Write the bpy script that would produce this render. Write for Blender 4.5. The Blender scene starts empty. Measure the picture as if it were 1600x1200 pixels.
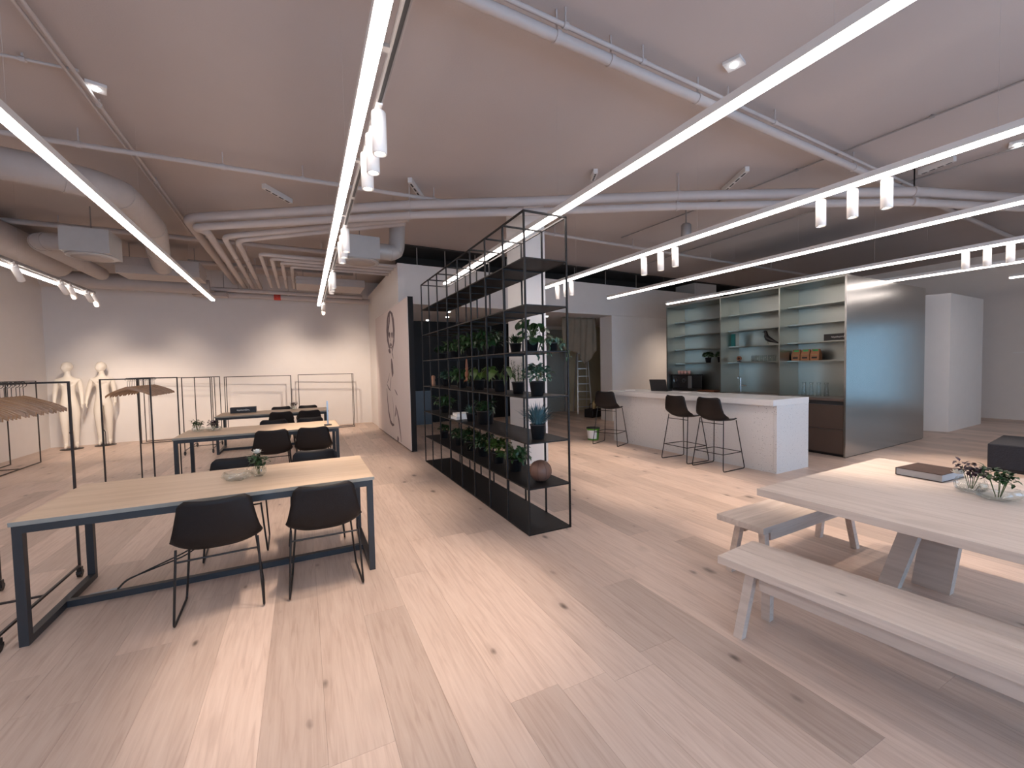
import bpy, bmesh, math, random
from mathutils import Vector, Matrix

random.seed(7)
scene = bpy.context.scene
COL = scene.collection

# ------------------------------------------------------------------ camera
F_PX, YAW, PITCH, ROLL, CAM_H = 660.8, 0.459978, -0.0387109, -0.0206671, 1.6
_f = Vector((math.sin(YAW)*math.cos(PITCH), math.cos(YAW)*math.cos(PITCH), math.sin(PITCH)))
_r = Vector((math.cos(YAW), -math.sin(YAW), 0)); _u = _r.cross(_f)
CR = math.cos(ROLL)*_r + math.sin(ROLL)*_u
CU = -math.sin(ROLL)*_r + math.cos(ROLL)*_u
cam_d = bpy.data.cameras.new('camera'); cam = bpy.data.objects.new('camera', cam_d); COL.objects.link(cam)
cam_d.sensor_width = 36; cam_d.lens = F_PX/1600*36; cam_d.clip_start = .05; cam_d.clip_end = 200
M = Matrix((CR, CU, -_f)).transposed().to_4x4(); M.translation = (0, 0, CAM_H)
cam.matrix_world = M
scene.camera = cam
def ray(x, y): return _f + (x-800)/F_PX*CR - (y-600)/F_PX*CU
def atz(x, y, z=0.):
    d = ray(x, y); return Vector((0, 0, CAM_H)) + d*((z-CAM_H)/d.z)
def aty(x, y, Y):
    d = ray(x, y); return Vector((0, 0, CAM_H)) + d*(Y/d.y)
def atx(x, y, X):
    d = ray(x, y); return Vector((0, 0, CAM_H)) + d*(X/d.x)
def proj(p):
    d = Vector(p)-Vector((0, 0, CAM_H)); c = d.dot(_f)
    return (800+F_PX*d.dot(CR)/c, 600-F_PX*d.dot(CU)/c, c)

# ------------------------------------------------------------------ world, exposure
world = bpy.data.worlds.new('World'); scene.world = world; world.use_nodes = True
bg = world.node_tree.nodes['Background']
bg.inputs[0].default_value = (.44, .68, 1.0, 1); bg.inputs[1].default_value = 5.4
scene.view_settings.view_transform = 'Standard'; scene.view_settings.look = 'None'
scene.view_settings.gamma = 1; scene.view_settings.use_curve_mapping = False
scene.view_settings.exposure = 0.12
scene.cycles.use_denoising = True
scene.cycles.max_bounces = 8; scene.cycles.diffuse_bounces = 5; scene.cycles.glossy_bounces = 3
scene.cycles.transmission_bounces = 5; scene.cycles.transparent_max_bounces = 8
scene.cycles.sample_clamp_indirect = 6; scene.cycles.caustics_reflective = False; scene.cycles.caustics_refractive = False
STRIP_E, SPOT_W = 16.5, 78.0
STRIP_C, SPOT_C = (1.0, .885, .825), (1.0, .80, .645)

# ------------------------------------------------------------------ materials
def _bs(name):
    m = bpy.data.materials.new(name); m.use_nodes = True
    return m, m.node_tree, m.node_tree.nodes['Principled BSDF']
def mat(name, c, rough=.5, metal=0., var=.0, scale=12., bump=0., bscale=None, spec=None, trans=0., ior=1.45, coord='Object'):
    m, nt, b = _bs(name)
    b.inputs['Base Color'].default_value = (*c, 1); b.inputs['Roughness'].default_value = rough
    b.inputs['Metallic'].default_value = metal
    if spec is not None: b.inputs['Specular IOR Level'].default_value = spec
    if trans: b.inputs['Transmission Weight'].default_value = trans; b.inputs['IOR'].default_value = ior
    if var or bump:
        tc = nt.nodes.new('ShaderNodeTexCoord'); n = nt.nodes.new('ShaderNodeTexNoise')
        n.inputs['Scale'].default_value = scale; n.inputs['Detail'].default_value = 4
        nt.links.new(tc.outputs[coord], n.inputs['Vector'])
        if var:
            mx = nt.nodes.new('ShaderNodeMix'); mx.data_type = 'RGBA'
            mx.inputs[6].default_value = (*[max(0, v*(1-var)) for v in c], 1)
            mx.inputs[7].default_value = (*[min(1, v*(1+var)) for v in c], 1)
            nt.links.new(n.outputs['Fac'], mx.inputs[0]); nt.links.new(mx.outputs[2], b.inputs['Base Color'])
        if bump:
            n2 = n
            if bscale:
                n2 = nt.nodes.new('ShaderNodeTexNoise'); n2.inputs['Scale'].default_value = bscale; n2.inputs['Detail'].default_value = 3
                nt.links.new(tc.outputs[coord], n2.inputs['Vector'])
            bp = nt.nodes.new('ShaderNodeBump'); bp.inputs['Strength'].default_value = bump; bp.inputs['Distance'].default_value = .01
            nt.links.new(n2.outputs['Fac'], bp.inputs['Height']); nt.links.new(bp.outputs['Normal'], b.inputs['Normal'])
    return m
def emit(name, c, e):
    m = bpy.data.materials.new(name); m.use_nodes = True; nt = m.node_tree
    nt.nodes.remove(nt.nodes['Principled BSDF']); em = nt.nodes.new('ShaderNodeEmission')
    em.inputs[0].default_value = (*c, 1); em.inputs[1].default_value = e
    nt.links.new(em.outputs[0], nt.nodes['Material Output'].inputs[0]); return m
def wood(name, dark, mid, light, rough=.45, axis=1, rand='object', tone=.16, knots=True, gscale=1.0):
    """oak: long grain along one axis, per-piece tone, dark knots and cracks"""
    m, nt, b = _bs(name); N = nt.nodes.new; L = nt.links.new
    tc = N('ShaderNodeTexCoord')
    if rand == 'object': rnd = N('ShaderNodeObjectInfo').outputs['Random']
    else: rnd = N('ShaderNodeNewGeometry').outputs['Random Per Island']
    off = N('ShaderNodeVectorMath'); off.operation = 'SCALE'; off.inputs[0].default_value = (37, 91, 53)
    L(rnd, off.inputs['Scale'])
    add = N('ShaderNodeVectorMath'); add.operation = 'ADD'; L(tc.outputs['Object'], add.inputs[0]); L(off.outputs[0], add.inputs[1])
    mp = N('ShaderNodeMapping'); s = [14*gscale]*3; s[axis] = .9*gscale; mp.inputs['Scale'].default_value = s
    L(add.outputs[0], mp.inputs['Vector'])
    n1 = N('ShaderNodeTexNoise'); n1.inputs['Scale'].default_value = 1.2; n1.inputs['Detail'].default_value = 6; n1.inputs['Distortion'].default_value = .8
    L(mp.outputs[0], n1.inputs['Vector'])
    cr = N('ShaderNodeValToRGB'); cr.color_ramp.elements[0].position = .18; cr.color_ramp.elements[1].position = .84
    cr.color_ramp.elements[0].color = (*dark, 1); cr.color_ramp.elements[1].color = (*light, 1)
    e = cr.color_ramp.elements.new(.5); e.color = (*mid, 1)
    L(n1.outputs['Fac'], cr.inputs[0])
    # tone of the single piece
    mr = N('ShaderNodeMapRange'); mr.inputs['To Min'].default_value = 1-tone; mr.inputs['To Max'].default_value = 1+tone*.7
    L(rnd, mr.inputs['Value'])
    hs = N('ShaderNodeHueSaturation'); L(cr.outputs[0], hs.inputs['Color']); L(mr.outputs[0], hs.inputs['Value'])
    out = hs.outputs[0]
    if knots:
        mk = N('ShaderNodeMapping'); s = [5.2]*3; s[axis] = 2.6; mk.inputs['Scale'].default_value = s; L(add.outputs[0], mk.inputs['Vector'])
        vo = N('ShaderNodeTexVoronoi'); vo.inputs['Scale'].default_value = 1.0; L(mk.outputs[0], vo.inputs['Vector'])
        n3 = N('ShaderNodeTexNoise'); n3.inputs['Scale'].default_value = 9; L(add.outputs[0], n3.inputs['Vector'])
        sm = N('ShaderNodeMath'); sm.operation = 'MULTIPLY_ADD'; sm.inputs[1].default_value = .16; L(n3.outputs['Fac'], sm.inputs[0]); L(vo.outputs['Distance'], sm.inputs[2])
        kr = N('ShaderNodeMapRange'); kr.inputs['From Min'].default_value = .10; kr.inputs['From Max'].default_value = .19
        kr.inputs['To Min'].default_value = .9; kr.inputs['To Max'].default_value = 0.
        sc = N('ShaderNodeSeparateColor'); L(vo.outputs['Color'], sc.inputs[0])
        ks = N('ShaderNodeMapRange'); ks.inputs['To Min'].default_value = 2.2; ks.inputs['To Max'].default_value = .62; L(sc.outputs[0], ks.inputs['Value'])
        km = N('ShaderNodeMath'); km.operation = 'MULTIPLY'; L(sm.outputs[0], km.inputs[0]); L(ks.outputs[0], km.inputs[1]); L(km.outputs[0], kr.inputs['Value'])
        halo = N('ShaderNodeMapRange'); halo.inputs['From Min'].default_value = .12; halo.inputs['From Max'].default_value = .42; halo.inputs['To Min'].default_value = .35; halo.inputs['To Max'].default_value = 0.; L(km.outputs[0], halo.inputs['Value'])
        mh = N('ShaderNodeMix'); mh.data_type = 'RGBA'; mh.inputs[7].default_value = (*[v*.72 for v in dark], 1); L(halo.outputs[0], mh.inputs[0]); L(out, mh.inputs[6]); out = mh.outputs[2]
        mx = N('ShaderNodeMix'); mx.data_type = 'RGBA'; mx.inputs[7].default_value = (*[v*.22 for v in dark], 1)
        L(kr.outputs[0], mx.inputs[0]); L(out, mx.inputs[6]); out = mx.outputs[2]
    L(out, b.inputs['Base Color']); b.inputs['Roughness'].default_value = rough
    bp = N('ShaderNodeBump'); bp.inputs['Strength'].default_value = .08; bp.inputs['Distance'].default_value = .003
    L(n1.outputs['Fac'], bp.inputs['Height']); L(bp.outputs[0], b.inputs['Normal'])
    return m
def terrazzo(name):
    m, nt, b = _bs(name); N = nt.nodes.new; L = nt.links.new
    tc = N('ShaderNodeTexCoord')
    def chips(scale, lo, hi):
        v = N('ShaderNodeTexVoronoi'); v.inputs['Scale'].default_value = scale; L(tc.outputs['Object'], v.inputs['Vector'])
        r = N('ShaderNodeMapRange'); r.inputs['From Min'].default_value = lo; r.inputs['From Max'].default_value = hi
        r.inputs['To Min'].default_value = 1; r.inputs['To Max'].default_value = 0; L(v.outputs['Distance'], r.inputs['Value']); return r.outputs[0], v
    a, va = chips(38, .13, .17); c, vc = chips(90, .2, .26)
    g = N('ShaderNodeMath'); g.operation = 'GREATER_THAN'; g.inputs[1].default_value = .62
    sp = N('ShaderNodeSeparateColor'); L(va.outputs['Color'], sp.inputs[0]); L(sp.outputs[0], g.inputs[0])
    ml = N('ShaderNodeMath'); ml.operation = 'MULTIPLY'; L(a, ml.inputs[0]); L(g.outputs[0], ml.inputs[1])
    m1 = N('ShaderNodeMix'); m1.data_type = 'RGBA'; m1.inputs[6].default_value = (.72, .71, .70, 1); m1.inputs[7].default_value = (.58, .57, .57, 1); L(c, m1.inputs[0])
    m2 = N('ShaderNodeMix'); m2.data_type = 'RGBA'; m2.inputs[7].default_value = (.16, .155, .165, 1); L(ml.outputs[0], m2.inputs[0]); L(m1.outputs[2], m2.inputs[6])
    L(m2.outputs[2], b.inputs['Base Color']); b.inputs['Roughness'].default_value = .3
    return m
def brushed(name, c, rough, axis):
    m, nt, b = _bs(name); N = nt.nodes.new; L = nt.links.new
    tc = N('ShaderNodeTexCoord'); mp = N('ShaderNodeMapping'); s = [1.2]*3
    for i in range(3):
        if i != axis: s[i] = 240
    mp.inputs['Scale'].default_value = s; L(tc.outputs['Object'], mp.inputs['Vector'])
    n = N('ShaderNodeTexNoise'); n.inputs['Scale'].default_value = 1; n.inputs['Detail'].default_value = 2; L(mp.outputs[0], n.inputs['Vector'])
    r = N('ShaderNodeMapRange'); r.inputs['To Min'].default_value = rough*.8; r.inputs['To Max'].default_value = rough*1.25; L(n.outputs['Fac'], r.inputs['Value'])
    L(r.outputs[0], b.inputs['Roughness'])
    b.inputs['Base Color'].default_value = (*c, 1); b.inputs['Metallic'].default_value = 1
    bp = N('ShaderNodeBump'); bp.inputs['Strength'].default_value = .02; bp.inputs['Distance'].default_value = .001; L(n.outputs['Fac'], bp.inputs['Height']); L(bp.outputs[0], b.inputs['Normal'])
    return m

def thin_glass(name, c, ior):
    m = bpy.data.materials.new(name); m.use_nodes = True; nt = m.node_tree; nt.nodes.remove(nt.nodes['Principled BSDF'])
    N = nt.nodes.new; L = nt.links.new
    tr = N('ShaderNodeBsdfTransparent'); tr.inputs[0].default_value = (*c, 1); gl = N('ShaderNodeBsdfGlossy'); gl.inputs['Roughness'].default_value = .03
    fr = N('ShaderNodeFresnel'); ge = N('ShaderNodeNewGeometry'); mi = N('ShaderNodeMapRange'); mi.inputs['To Min'].default_value = ior; mi.inputs['To Max'].default_value = 1/ior; L(ge.outputs['Backfacing'], mi.inputs['Value']); L(mi.outputs[0], fr.inputs[0]); mx = N('ShaderNodeMixShader')
    L(fr.outputs[0], mx.inputs[0]); L(tr.outputs[0], mx.inputs[1]); L(gl.outputs[0], mx.inputs[2]); L(mx.outputs[0], nt.nodes['Material Output'].inputs[0]); return m

MT = dict(
    plank=wood('oak_plank', (.45, .325, .26), (.575, .44, .365), (.655, .52, .44), .40, 1, 'object', .20, gscale=2.6),
    plank_far=wood('oak_plank_joined', (.45, .325, .26), (.575, .44, .365), (.655, .52, .44), .40, 1, 'island', .20, gscale=2.6),
    subfloor=mat('subfloor', (.30, .23, .18), .9, var=.1),
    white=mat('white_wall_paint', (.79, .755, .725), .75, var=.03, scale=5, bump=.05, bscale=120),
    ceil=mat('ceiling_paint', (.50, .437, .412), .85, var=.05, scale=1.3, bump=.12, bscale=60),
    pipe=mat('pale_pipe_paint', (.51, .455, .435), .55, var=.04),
    duct=mat('grey_duct_wrap', (.43, .385, .365), .65, var=.08, scale=6, bump=.25, bscale=25),
    plenum=mat('galvanised_plenum', (.52, .51, .505), .45, .25, var=.05),
    rail_grey=mat('track_grey', (.33, .31, .30), .4, .3),
    dark_slot=mat('dark_slot', (.03, .028, .028), .6),
    housing=mat('white_lamp_housing', (.70, .67, .65), .45),
    spot=mat('white_spot_body', (.82, .78, .74), .4),
    black_glass=mat('black_lacquer', (.010, .009, .009), .35, spec=.12, var=.1),
    dark_panel=mat('anthracite_panel', (.016, .016, .017), .6, spec=.15, var=.1), print_base=mat('pinkish_print_ground', (.70, .62, .595), .7, var=.04, scale=2),
    blue_panel=mat('blue_grey_panel', (.045, .065, .085), .35, var=.1),
    shelf=mat('black_powder_coat', (.012, .010, .010), .5, spec=.3),
    tframe=mat('charcoal_steel', (.022, .025, .030), .42, bump=.04, bscale=250),
    rack=mat('dark_bronze_tube', (.035, .028, .026), .4, .3),
    leather=mat('black_leather', (.009, .0065, .0065), .5, spec=.3, var=.25, scale=40, bump=.2, bscale=220),
    rod=mat('black_rod', (.015, .013, .013), .4, .3),
    ttop=wood('oak_table_top', (.50, .36, .24), (.60, .45, .32), (.66, .51, .38), .42, 0, 'object', .05, knots=False),
    edge=mat('grey_table_edge', (.27, .265, .24), .6, spec=.2, var=.05),
    pale=wood('pale_oak_board', (.46, .375, .32), (.59, .495, .43), (.67, .575, .51), .5, 1, 'object', .06, gscale=1.6),
    palex=wood('pale_oak_board_cross', (.56, .47, .41), (.62, .525, .46), (.67, .575, .51), .5, 0, 'object', .05, gscale=1.6),
    hanger=wood('hanger_wood', (.20, .105, .05), (.31, .175, .09), (.38, .23, .13), .4, 0, 'object', .12, knots=False, gscale=2),
    chrome=mat('chrome', (.72, .72, .73), .15, 1),
    steel_side=brushed('brushed_steel_panel', (.43, .425, .41), .22, 2),
    steel_in=brushed('brushed_steel_interior', (.42, .445, .415), .33, 1),
    drawer=mat('brown_drawer_front', (.115, .078, .062), .42, .35, var=.08, scale=3),
    worktop=mat('brown_worktop', (.16, .115, .095), .35, .3, var=.06),
    terrazzo=terrazzo('white_terrazzo'),
    ctop=mat('white_counter_stone', (.76, .745, .73), .22, var=.03, scale=30),
    glass=thin_glass('clear_glass', (.94, .96, .96), 1.5), pane_glass=thin_glass('window_pane', (.93, .96, .97), 1.3), dimming_glass=thin_glass('tinted_pane', (.42, .44, .43), 1.3),  # right-hand window's tint is added only to dim its daylight
    mann=mat('cream_mannequin', (.76, .71, .63), .45, var=.02),
    pot=mat('black_plastic_pot', (.018, .018, .020), .55, var=.1),
    soil=mat('potting_soil', (.035, .022, .015), .95, var=.4, scale=80, bump=.5),
    leafA=mat('leaf_mid_green', (0.0248, 0.0688, 0.0193), .42, var=.35, scale=9),
    leafB=mat('leaf_dark_green', (0.0132, 0.045, 0.0132), .4, var=.35, scale=9),
    leafC=mat('leaf_grey_green', (0.06, 0.126, 0.09), .55, var=.3, scale=14),
    leafD=mat('leaf_blue_green', (0.06, 0.138, 0.162), .6, var=.3, scale=14),
    leafE=mat('leaf_bright_green', (0.066, 0.121, 0.022), .42, var=.35, scale=8),
    leafP=mat('leaf_purple', (.06, .035, .05), .5, var=.3),
    stem=mat('green_stem', (.08, .12, .04), .6, var=.2),
    wood_dk=mat('reddish_wood', (.24, .085, .04), .45, var=.2, scale=20),
    ball=mat('tan_leather', (.16, .082, .058), .5, var=.18, scale=10, bump=.15, bscale=120),
    seam=mat('dark_seam', (.10, .055, .04), .7),
    terra=mat('tan_ceramic', (.45, .25, .16), .6, var=.1),
    cream=mat('cream_ceramic', (.72, .66, .58), .4),
    paper=mat('white_paper', (.82, .81, .79), .7),
    bcover=mat('brown_book_cover', (.05, .026, .02), .6, spec=.2, var=.5, scale=14),
    grey_page=mat('grey_page_block', (.36, .355, .36), .7, var=.1),
    teal=mat('teal_cloth_cover', (.02, .16, .15), .5),
    yellow=mat('cream_spine', (.60, .45, .22), .55),
    black=mat('satin_black', (.014, .012, .013), .4),
    white_print=mat('white_print', (.75, .74, .73), .6),
    kraft=mat('kraft_paper', (.36, .16, .075), .65, var=.12, scale=20),
    green_lbl=mat('green_label', (.10, .50, .16), .5),
    pink=mat('pink_cup', (.62, .34, .29), .4),
    grey_metal=mat('grey_metal', (.40, .41, .42), .3, .8),
    sofa=mat('charcoal_felt', (.020, .020, .026), .9, var=.3, scale=60, bump=.3),
    fabric=mat('taupe_tarp', (.23, .185, .135), .85, var=.25, scale=4, bump=.3, bscale=30),
    alu=mat('ladder_aluminium', (.60, .59, .57), .35, .8),
    bucket_g=mat('green_bucket', (.13, .45, .05), .45),
    cable=mat('black_cable', (.012, .012, .012), .6),
    sock=mat('brushed_socket_lid', (.34, .40, .48), .4, .6),
    void_shade=mat('painted_void_shade', (.035, .030, .028), .95, var=.3, scale=3, bump=.3, bscale=20),  # near-black colour standing in for shade in the space above the fascia
    red=mat('red_valve', (.55, .05, .03), .45),
    print_ink=mat('portrait_ink', (.17, .13, .14), .8, var=.5, scale=30),
    print_lt=mat('portrait_wash', (.50, .42, .42), .8, var=.15, scale=20),
    yellow_wall=mat('yellowed_plaster', (.60, .54, .38), .8, var=.06),
    grey_door=mat('grey_green_door', (.28, .30, .28), .5, var=.05),
    petal=mat('white_petal', (.85, .84, .78), .6),
    strip=emit('strip_diffuser', STRIP_C, STRIP_E),
    lens=emit('spot_lens', (1, .93, .84), 14.0),
    downl=emit('downlight_lens', (1, .95, .9), 10.0),
    emerg=emit('emergency_led', (.9, .96, 1), 30.0),
)

# ------------------------------------------------------------------ mesh builder
class MB:
    def __init__(s): s.v = []; s.f = []; s.mi = []; s.sm = []
    def add(s, vs, fs, mi=0, sm=False):
        o = len(s.v); s.v += [tuple(x) for x in vs]
        for q in fs: s.f.append(tuple(i+o for i in q)); s.mi.append(mi); s.sm.append(sm)
        return s
    def box(s, a, b, mi=0):
        x0, y0, z0 = [min(p, q) for p, q in zip(a, b)]; x1, y1, z1 = [max(p, q) for p, q in zip(a, b)]
        v = [(x0,y0,z0),(x1,y0,z0),(x1,y1,z0),(x0,y1,z0),(x0,y0,z1),(x1,y0,z1),(x1,y1,z1),(x0,y1,z1)]
        return s.add(v, [(3,2,1,0),(4,5,6,7),(0,1,5,4),(1,2,6,5),(2,3,7,6),(3,0,4,7)], mi)
    def cbox(s, a, b, c=.004, mi=0):
        """box with chamfered edges"""
        bm = bmesh.new(); x0, y0, z0 = [min(p, q) for p, q in zip(a, b)]; x1, y1, z1 = [max(p, q) for p, q in zip(a, b)]
        bmesh.ops.create_cube(bm, size=1)
        for v in bm.verts: v.co = ((x0+x1)/2+v.co.x*(x1-x0), (y0+y1)/2+v.co.y*(y1-y0), (z0+z1)/2+v.co.z*(z1-z0))
        bmesh.ops.bevel(bm, geom=bm.edges[:], offset=c, segments=2, affect='EDGES', profile=.5)
        bm.verts.index_update(); s.add([v.co[:] for v in bm.verts], [[v.index for v in f.verts] for f in bm.faces], mi); bm.free(); return s
    def prism(s, poly, z0, z1, mi=0):
        n = len(poly); a = sum(poly[i][0]*poly[(i+1)%n][1]-poly[(i+1)%n][0]*poly[i][1] for i in range(n))
        if a < 0: poly = poly[::-1]
        v = [(x, y, z0) for x, y in poly]+[(x, y, z1) for x, y in poly]
        return s.add(v, [tuple(range(n-1, -1, -1)), tuple(range(n, 2*n))]+[(i, (i+1)%n, n+(i+1)%n, n+i) for i in range(n)], mi)
    def bar(s, p, q, w, h=None, mi=0, up=(0, 0, 1)):
        h = h or w; p, q = Vector(p), Vector(q); d = (q-p).normalized(); up = Vector(up)
        if abs(d.dot(up)) > .98: up = Vector((0, 1, 0)) if abs(d.y) < .9 else Vector((1, 0, 0))
        a = d.cross(up).normalized()*w/2; b = a.cross(d).normalized()*h/2
        v = [p-a-b, p+a-b, p+a+b, p-a+b, q-a-b, q+a-b, q+a+b, q-a+b]
        return s.add(v, [(0,1,2,3),(7,6,5,4),(4,5,1,0),(5,6,2,1),(6,7,3,2),(7,4,0,3)], mi)
    def tube(s, pts, r, n=8, mi=0, closed=False, caps=True, sm=True):
        pts = [Vector(p) for p in pts]; m = len(pts); rr = r if isinstance(r, (list, tuple)) else [r]*m
        t0 = (pts[1]-pts[0]).normalized(); up = Vector((0, 0, 1)) if abs(t0.z) < .9 else Vector((1, 0, 0))
        a = t0.cross(up).normalized(); vs = []
        for i in range(m):
            if closed: t = (pts[(i+1)%m]-pts[i-1]).normalized()
            elif i == 0: t = t0
            elif i == m-1: t = (pts[-1]-pts[-2]).normalized()
            else: t = ((pts[i+1]-pts[i]).normalized()+(pts[i]-pts[i-1]).normalized()).normalized()
            a = (a-t*a.dot(t)).normalized(); b = t.cross(a)
            for k in range(n):
                an = 2*math.pi*k/n; vs.append(pts[i]+(a*math.cos(an)+b*math.sin(an))*rr[i])
        fs = []
        for i in range(m if closed else m-1):
            j = (i+1) % m
            for k in range(n): fs.append((i*n+k, i*n+(k+1)%n, j*n+(k+1)%n, j*n+k))
        s.add(vs, fs, mi, sm)
        if caps and not closed:
            s.add(vs[:n], [tuple(range(n-1, -1, -1))], mi); s.add(vs[-n:], [tuple(range(n))], mi)
        return s
    def lathe(s, prof, n=20, c=(0, 0, 0), mi=0, sm=True, sx=1, sy=1):
        vs = []; fs = []; m = len(prof)
        for r, z in prof:
            for k in range(n):
                a = 2*math.pi*k/n; vs.append((c[0]+r*math.cos(a)*sx, c[1]+r*math.sin(a)*sy, c[2]+z))
        for i in range(m-1):
            for k in range(n): fs.append((i*n+k, i*n+(k+1)%n, (i+1)*n+(k+1)%n, (i+1)*n+k))
        if prof[0][0] > 1e-6: fs.append(tuple(range(n-1, -1, -1)))
        if prof[-1][0] > 1e-6: fs.append(tuple(range((m-1)*n, m*n)))
        return s.add(vs, fs, mi, sm)
    def ball(s, c, r, n=12, mi=0):
        r = r if isinstance(r, (tuple, list)) else (r, r, r); m = n//2+1; vs = []; fs = []
        for i in range(m+1):
            t = math.pi*i/m
            for k in range(n):
                a = 2*math.pi*k/n; vs.append((c[0]+r[0]*math.sin(t)*math.cos(a), c[1]+r[1]*math.sin(t)*math.sin(a), c[2]-r[2]*math.cos(t)))
        for i in range(m):
            for k in range(n): fs.append((i*n+k, i*n+(k+1)%n, (i+1)*n+(k+1)%n, (i+1)*n+k))
        return s.add(vs, fs, mi, True)
    def grid(s, rows, mi=0, sm=True, double=False):
        m, n = len(rows), len(rows[0]); vs = [p for r in rows for p in r]
        fs = [(i*n+k, i*n+k+1, (i+1)*n+k+1, (i+1)*n+k) for i in range(m-1) for k in range(n-1)]
        return s.add(vs, fs, mi, sm)
    def mesh(s, name, mats):
        me = bpy.data.meshes.new(name); me.from_pydata(s.v, [], s.f); me.update()
        for m in (mats if isinstance(mats, (list, tuple)) else [mats]): me.materials.append(MT[m] if isinstance(m, str) else m)
        me.polygons.foreach_set('material_index', s.mi); me.polygons.foreach_set('use_smooth', s.sm)
        return me
    def build(s, name, mats, parent=None, loc=(0, 0, 0), rz=0., solid=0., weld=False):
        me = s.mesh(name, mats)
        if weld:
            bm = bmesh.new(); bm.from_mesh(me); bmesh.ops.remove_doubles(bm, verts=bm.verts, dist=1e-5)
            bmesh.ops.recalc_face_normals(bm, faces=bm.faces); bm.to_mesh(me); bm.free()
        return link(name, me, parent, loc, rz, solid)
def link(name, me, parent=None, loc=(0, 0, 0), rz=0., solid=0.):
    o = bpy.data.objects.new(name, me); COL.objects.link(o); o.parent = parent; o.location = loc; o.rotation_euler = (0, 0, rz)
    if solid:
        md = o.modifiers.new('thickness', 'SOLIDIFY'); md.thickness = solid; md.offset = 0
    return o
def tag(o, label, cat, group=None, kind=None):
    o['label'] = label; o['category'] = cat
    if group: o['group'] = group
    if kind: o['kind'] = kind
    return o
def thing(name, label, cat, loc=(0, 0, 0), rz=0., group=None):
    o = bpy.data.objects.new(name, None); COL.objects.link(o); o.location = loc; o.rotation_euler = (0, 0, rz); o.empty_display_size = .1
    return tag(o, label, cat, group)
def struct(o, label=None):
    o['kind'] = 'structure'
    if label: o['label'] = label
    return o
def stuff(o): o['kind'] = 'stuff'; return o
def kids(o): return [c for c in bpy.data.objects if c.parent == o]
def dup(root, label, loc, rz=0., group=None):
    r = root.copy(); COL.objects.link(r); r.location = loc; r.rotation_euler = (0, 0, rz); r['label'] = label
    if group: r['group'] = group
    for ch in kids(root):
        c = ch.copy(); COL.objects.link(c); c.parent = r
        for g in kids(ch):
            d = g.copy(); COL.objects.link(d); d.parent = c
    return r
def arc(c, r, a0, a1, n, ax=0, ay=1):
    out = []
    for i in range(n+1):
        a = a0+(a1-a0)*i/n; p = list(c); p[ax] += r*math.cos(a); p[ay] += r*math.sin(a); out.append(tuple(p))
    return out
def rounded(pts, r, n=5):
    """polyline with rounded corners"""
    P = [Vector(p) for p in pts]; out = [P[0]]
    for i in range(1, len(P)-1):
        a, b, c = P[i-1], P[i], P[i+1]; u = (a-b); v = (c-b); k = min(r, u.length*.45, v.length*.45)
        p, q = b+u.normalized()*k, b+v.normalized()*k
        for j in range(n+1):
            t = j/n; out.append(p*(1-t)**2+b*2*t*(1-t)+q*t*t)
    out.append(P[-1]); return out

# ================================================================== SETTING
X0, X1, Y0, Y1, ZC = -5.15, 16.3, -3.0, 13.9, 4.3
floor = struct(MB().box((X0-.2, Y0-.2, -.12), (X1+.2, Y1+.2, -.015)).build('floor', 'subfloor'))
W_P, L_P, GAP = .265, 2.15, .0005
plank_list = []
ix0 = int((X0-.305)/W_P)-1
for ix in range(ix0, int((X1-.305)/W_P)+1):
    xa = .305+ix*W_P; xb = xa+W_P
    xa, xb = max(xa, X0), min(xb, X1)
    if xb-xa < .03: continue
    y = Y0-random.random()*L_P
    while y < Y1:
        L = L_P*random.choice((1, 1, 1, .72)); ya, yb = max(y, Y0), min(y+L, Y1); y += L
        if yb-ya < .05: continue
        area = 0
        c = proj(((xa+xb)/2, (ya+yb)/2, 0)); pts = [proj((px, py, 0)) for px in (xa, xb) for py in (ya, (ya+yb)/2, yb)]
        ok = [p for p in pts if p[2] > .15 and -60 < p[0] < 1660 and p[1] < 1260]
        if ok:
            cx, cy = (xa+xb)/2, (ya+yb)/2
            d = max(.8, cx*_f.x+cy*_f.y); area = (xb-xa)*(yb-ya)/d**3
            if cy > 9.3 and cx > 2 or cx > 8 and cy > 3.7 or cy > 13: area *= .05
        plank_list.append((area, xa, xb, ya, yb))
plank_list.sort(reverse=True)
cache = {}
rest = MB()
def plank_mesh(w, l):
    k = (round(w, 3), round(l, 3))
    if k not in cache:
        b = .0006; v = []
        for z, e in ((-.015, 0), (-b, 0), (0, b)):
            v += [(-w/2+e, -l/2+e, z), (w/2-e, -l/2+e, z), (w/2-e, l/2-e, z), (-w/2+e, l/2-e, z)]
        f = [(8, 9, 10, 11)]+[(i, (i+1) % 4, 4+(i+1) % 4, 4+i) for i in range(4)]+[(4+i, 4+(i+1) % 4, 8+(i+1) % 4, 8+i) for i in range(4)]
        cache[k] = (v, f, MB().add(v, f).mesh('plank', 'plank'))
    return cache[k]
for i, (ar, xa, xb, ya, yb) in enumerate(plank_list):
    v, f, me = plank_mesh(xb-xa-GAP, yb-ya-GAP)
    c = ((xa+xb)/2, (ya+yb)/2, 0)
    if i < 300: link('plank', me, floor, c)
    else: rest.add([(p[0]+c[0], p[1]+c[1], p[2]) for p in v], f)
stuff(rest.build('plank_remainder', 'plank_far', floor))

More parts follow.
